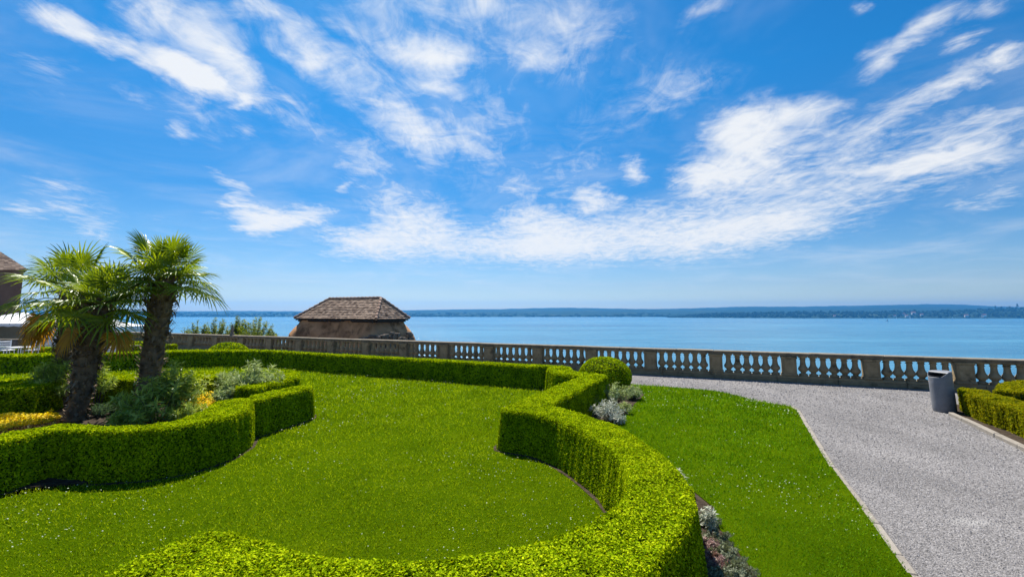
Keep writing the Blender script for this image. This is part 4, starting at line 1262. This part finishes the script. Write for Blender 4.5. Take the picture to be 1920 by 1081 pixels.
carpet(y1, .26, 3200, 'bright yellow bedding flowers at the left end of the palm bed')
carpet(y2, .34, 3600, 'bright yellow bedding flowers glowing behind the largest oleander')
carpet_leaves(y1 , .08, 120)
# right bed: dusty miller and others
SG = 'silver leaved plants in the path bed'
gx = ground(1139, 787, .02); shrub('dusty_miller', gx, .36, .42, 'brightest white felted dusty miller in the bed by the zigzag hedge', 'silver_leaf', 24, 6, (.11, .036), SG, 'plant', 21, stem_mat='silver_leaf', tipbias=.25)
gx = ground(1154, 793, .02); shrub('dusty_miller', gx, .20, .22, 'small white dusty miller at the lawn side of the brightest one', 'silver_leaf', 14, 6, (.10, .032), SG, 'plant', 22, stem_mat='silver_leaf', tipbias=.25)
gx = ground(1150, 757, .02); shrub('sage_bush', gx, .50, .50, 'rounded grey green sage bush behind the dusty miller', 'sage_leaf', 40, 7, (.09, .032), SG, 'plant', 23, tipbias=.25)
gx = ground(1188, 748, .02); shrub('sage_bush', gx, .34, .36, 'smaller grey green sage bush at the lawn corner under the ball topiary', 'sage_leaf', 28, 7, (.085, .03), SG, 'plant', 24, tipbias=.25)
gx = ground(1172, 776, .02); shrub('sage_bush', gx, .20, .26, 'straggly pale green sage tuft on bare soil beside the dusty miller', 'sage_leaf', 14, 8, (.07, .02), SG, 'plant', 25, tipbias=.25)
gx = ground(1098, 770, .02); shrub('wispy_plant', gx, .32, .55, 'wispy olive green plant in the corner of the zigzag hedge', 'shrub_leaf', 44, 8, (.07, .008), None, 'plant', 26, tipbias=.2)
gx = np.array([1.98, 5.95, .02]); shrub('dusty_miller', gx, .17, .30, 'white dusty miller peeping out past the hedge curve', 'silver_leaf', 14, 8, (.08, .025), SG, 'plant', 27, stem_mat='silver_leaf', tipbias=.3)
gx = np.array([1.93, 4.9, .02]); shrub('dusty_miller', gx, .10, .34, 'tiny white dusty miller sprig at the hedge corner', 'silver_leaf', 7, 7, (.07, .022), SG, 'plant', 28, stem_mat='silver_leaf', tipbias=.3)
for i, (x, y, rr_, hh, mt, lab) in enumerate((
    (1330, 985, .15, .11, 'bedding_leaf', 'grey green bedding plant at the top of the foreground bed'),
    (1345, 1020, .17, .12, 'bedding_leaf', 'grey green bedding plant second from the top of the foreground bed'),
    (1328, 1030, .12, .11, 'sedum_leaf', 'reddish pink bedding plant against the hedge foot'),
    (1366, 1052, .17, .12, 'bedding_leaf', 'grey white bedding plant on the lawn side of the foreground bed'),
    (1340, 1062, .14, .11, 'sedum_leaf', 'reddish pink bedding plant in the middle of the foreground bed'),
    (1385, 1085, .18, .12, 'bedding_leaf', 'grey white bedding plant at the lower picture edge near the lawn'),
    (1345, 1095, .16, .12, 'bedding_leaf', 'grey green bedding plant at the lower picture edge by the hedge'))):
    gx = ground(x, y, .015); shrub('bedding_plant', gx, rr_, hh, lab, mt, 40, 8, (.032, .014), 'bedding plants in the foreground bed', 'plant', 40 + i, tipbias=.15, stem_r=.003)

# shrubs rising beyond the balustrade
BG = 'shrubs beyond the balustrade'
for i, (x, ytop, wid, dd, lab) in enumerate(((372, 600, 26, 30.5, 'slender leafy shrub beyond the balustrade, left of the finial'), (408, 594, 34, 31.5, 'leafy shrub beyond the balustrade just left of the pale finial'), (446, 592, 22, 32.5, 'small leafy shrub right behind the pale finial'), (478, 590, 46, 30.5, 'largest bushy shrub beyond the balustrade, right of the finial'), (350, 612, 20, 29.5, 'low shrub at the left end of the row beyond the balustrade'), (512, 610, 18, 29.5, 'low sprig at the right end of the row beyond the balustrade'))):
    p = atd(x, ytop, dd); top_z = p[2]; hgt = 2.6
    shrub('lakeside_shrub', (p[0], dd, top_z - hgt), wid / F_PX * dd * .95, hgt, lab, 'shrub_leaf', 60, 14, (.20, .075), BG, 'shrub', 60 + i, tipbias=.3, stem_r=.015)

# ------------------------------------------------------------------ left background
# roofed building
t = tag(empty('tiled_building', (0, 0, 0)), 'old building with a brown tile roof at the left edge behind the palms', 'building')
dB = 42.0
A_, B_ = atd(-260, 506, dB), atd(53, 506, dB)
sk = np.array([-7.0, 6.1, 0])
Eb, Fb_ = B_ + sk, A_ + sk
C_ = (B_ + Eb) / 2 + np.array([-2.6, 0, 2.05]); D_ = (A_ + Fb_) / 2 + np.array([2.6, 0, 2.05])
rf_b = MB()
tile_face(rf_b, A_, B_, C_, D_, .32, .36)
tile_face(rf_b, B_, Eb, C_, C_, .32, .36)
rf_b.add([A_, B_, Eb, Fb_, D_, C_], [[0, 1, 5, 4], [2, 3, 4, 5]], .1)
rf_b.add([A_, B_, Eb, Fb_, D_, C_], [[1, 2, 5], [3, 0, 4]], .1)
rf_b.build('roof', M['tile'], t)
m = MB()
ctr_b = (A_ + Eb) / 2
foot = [q + unit(ctr_b - q) * .55 for q in (A_, B_, Eb, Fb_)]
m.add([[q[0], q[1], -1.2] for q in foot] + [[q[0], q[1], B_[2] + .12] for q in foot], [[k, (k + 1) % 4, 4 + (k + 1) % 4, 4 + k] for k in range(4)])
m.build('wall', M['dark_render'], t)

def marquee(name, x0, x1, y0, y1, zg, ze, zp, lab, wall, grp):
    t = tag(empty(name, ((x0 + x1) / 2, (y0 + y1) / 2, zg)), lab, 'marquee', grp)
    cx, cy = (x0 + x1) / 2, (y0 + y1) / 2
    hx, hy = (x1 - x0) / 2, (y1 - y0) / 2
    m = MB()
    o_ = .22; e = ze - zg
    n = 8
    V = []
    for k in range(n + 1):
        q = k / n; s = (1 - q) ; z = e + (zp - ze) * (q ** 1.0 - .35 * math.sin(math.pi * q) * .5)
        for (sx, sy) in ((-1, -1), (1, -1), (1, 1), (-1, 1)): V.append([sx * (hx + o_) * max(s, .02), sy * (hy + o_) * max(s, .02), z])
    F = [[k * 4 + i, k * 4 + (i + 1) % 4, k * 4 + 4 + (i + 1) % 4, k * 4 + 4 + i] for k in range(n) for i in range(4)]
    m.add(V, F); rf = m.build('canopy', M['canvas'], t)
    m = MB()
    for (a, b) in (((-1, -1), (1, -1)), ((1, -1), (1, 1)), ((1, 1), (-1, 1)), ((-1, 1), (-1, -1))):
        p = np.array([a[0] * (hx + o_), a[1] * (hy + o_)]); q = np.array([b[0] * (hx + o_), b[1] * (hy + o_)])
        K = 12
        for k in range(K):
            u0 = p + (q - p) * k / K; u1 = p + (q - p) * (k + 1) / K; um = (u0 + u1) / 2
            m.add([[*u0, e + .004], [*u1, e + .004], [*u1, e - .18], [*um, e - .23], [*u0, e - .18]], [[0, 4, 3, 2, 1]])
    m.build('valance', M['canvas'], rf)
    m = MB()
    m.box((0, hy, e / 2), (2 * hx, .03, e)); m.box((-hx, 0, e / 2), (.03, 2 * hy - .04, e))
    if wall == 'white': m.box((hx, 0, e / 2), (.03, 2 * hy - .04, e)); m.box((0, -hy, e / 2), (2 * hx - .3, .03, e))
    m.build('wall', M['canvas'] if wall == 'white' else M['canvas_beige'], t)
    for (sx, sy) in ((-1, -1), (1, -1), (1, 1), (-1, 1)):
        m = MB(); m.tube([[sx * (hx + .05), sy * (hy + .05), 0], [sx * (hx + .05), sy * (hy + .05), e + .02]], .04, 8); m.build('pole', M['white_paint'], t)
    return t
MG = 'marquees behind the palms'
q0 = atd(94, 640, 33.0); q1 = atd(208, 640, 33.0)
ev = atd(100, 612.5, 33.0)[2]
marquee('white_marquee', q0[0], q1[0], 33.0, 36.0, -.95, ev, atd(150, 592, 34.5)[2], 'white walled marquee behind the paired palm trunks', 'white', MG)
q0 = atd(-150, 640, 34.0); q1 = atd(84, 640, 34.0)
ev = atd(40, 606, 34.0)[2]
mq = marquee('white_marquee', q0[0], q1[0], 34.0, 39.0, -.95, ev, atd(20, 585, 36.5)[2], 'open marquee with white canopy and beige wall at the left edge', 'beige', MG)
m = MB(); m.box((2.0, 2.42, 1.15), (.95, .04, .55)); m.build('banner', M['banner_blue'], mq)  # dark blue banner sheet hung on the beige wall, no opening
# white pier in front of the marquee, grey parapet, railing
a = atd(100, 640, 27.0)
t = tag(empty('white_pier', (a[0], 27.0, -.95)), 'tall white square pier left of the paired palm trunks', 'pier')
ph = atd(100, 611, 27)[2] + .95
m = MB(); m.box((0, 0, ph / 2), (.46, .46, ph), bev=.02); m.build('shaft', M['white_paint'], t)
m = MB(); m.box((0, 0, ph + .03), (.54, .54, .06), bev=.02); m.build('cap', M['white_paint'], t)
a = atd(-80, 640, 29.5); b = atd(92, 640, 29.5)
pw = tag(empty('parapet_wall', ((a[0] + b[0]) / 2, 29.5, 0)), 'low grey parapet wall below the beige marquee at the left edge', 'wall')
zt_ = atd(50, 637, 29.5)[2]
m = MB(); m.box((0, 0, zt_ / 2 - .5), (b[0] - a[0], .25, zt_ + 1.0), bev=.01); m.build('wall_face', M['rubble'], pw)
m = MB(); m.box((0, 0, zt_ + .03), (b[0] - a[0], .36, .07), bev=.015); m.build('coping', M['coping_stone'], pw)
# railing
y_r = 22.6
r0 = atd(-60, 654, y_r); r1 = atd(110, 646, y_r)
rl = tag(empty('metal_railing', (0, 0, 0)), 'thin metal handrail on black posts behind the back hedge at the left', 'railing')
m = MB(); m.tube([r0, (r0 + r1) / 2, r1], .024, 8); m.build('handrail', M['rail_metal'], rl)
for k in range(6):
    p = r0 + (r1 - r0) * (k + .3) / 5.6
    m = MB(); m.tube([[p[0], p[1], 0], [p[0], p[1], p[2]]], .018, 8); m.build('post', M['black_metal'], rl)
y_r = 24.2
r0 = atd(188, 649, y_r); r1 = atd(262, 647, y_r)
rl = tag(empty('metal_railing', (0, 0, 0)), 'short metal handrail with black posts between the palm trunks', 'railing')
m = MB(); m.tube([r0, r1], .024, 8); m.build('handrail', M['rail_metal'], rl)
for xq in (198, 250):
    p = atd(xq, 649, y_r)
    m = MB(); m.tube([[p[0], p[1], 0], [p[0], p[1], atd(xq, 640, y_r)[2]]], .024, 8); m.build('post', M['black_metal'], rl)
a = atd(202, 657, 24.6)
ped = tag(empty('stone_pedestal', (a[0], 24.6, 0)), 'pale square pedestal left of the low border hedge between the trunks', 'pedestal')
m = MB(); m.box((0, 0, .16), (.55, .4, .32), bev=.015); m.build('block', M['white_paint'], ped)
m = MB(); m.box((0, 0, .345), (.62, .46, .05), bev=.015); m.build('cap', M['coping_stone'], ped)
# garden furniture
a = atd(37, 655, 22.0)
gt = tag(empty('garden_table', (a[0], 22.0, 0)), 'white garden table behind the back hedge at the left', 'table')
m = MB(); m.box((0, 0, .555), (.72, .62, .05), bev=.01); m.build('table_top', M['white_paint'], gt)
for sx in (-1, 1):
    for sy in (-1, 1):
        m = MB(); m.tube([[sx * .33, sy * .26, 0], [sx * .31, sy * .25, .54]], .02, 6); m.build('leg', M['white_paint'], gt)
def gchair(x, lab, rz):
    a = atd(x, 655, 22.2)
    c = tag(empty('garden_chair', (a[0], 22.2, 0), rz), lab, 'chair', 'white garden chairs')
    m = MB(); m.box((0, 0, .42), (.42, .42, .04), bev=.01); m.build('seat', M['white_paint'], c)
    m = MB()
    for k in range(4): m.box((0, .2, .50 + k * .1), (.42, .03, .06), bev=.01)
    m.box((-.2, .2, .64), (.035, .04, .44)); m.box((.2, .2, .64), (.035, .04, .44)); m.build('backrest', M['white_paint'], c)
    for sx in (-1, 1):
        for sy in (-1, 1):
            m = MB(); m.tube([[sx * .19, sy * .19, 0], [sx * .18, sy * .18, .41]], .017, 6); m.build('leg', M['white_paint'], c)
gchair(13, 'white slatted garden chair left of the garden table', R(70))
gchair(58, 'white slatted garden chair right of the garden table', R(-75))

# ------------------------------------------------------------------ haze over the lake
m = MB(); m.box((0, 3500, (LAKE - 1.5 + 135) / 2), (25200, 7700, 135 - LAKE + 1.5))
hz_o = m.build('haze', M['water']); hz_o.data.materials.clear()
hm, ht, hout = new_mat('haze_air')
pv = ht.n('ShaderNodeVolumePrincipled', ins={'Color': (.07, .42, 1.0, 1), 'Density': 0.000105, 'Anisotropy': 0.45})
ht.t.links.new(pv.outputs[0], hout.inputs['Volume'])
hz_o.data.materials.append(hm)
tag(hz_o, 'pale blue haze over the lake and far hills', 'haze', kind='stuff')
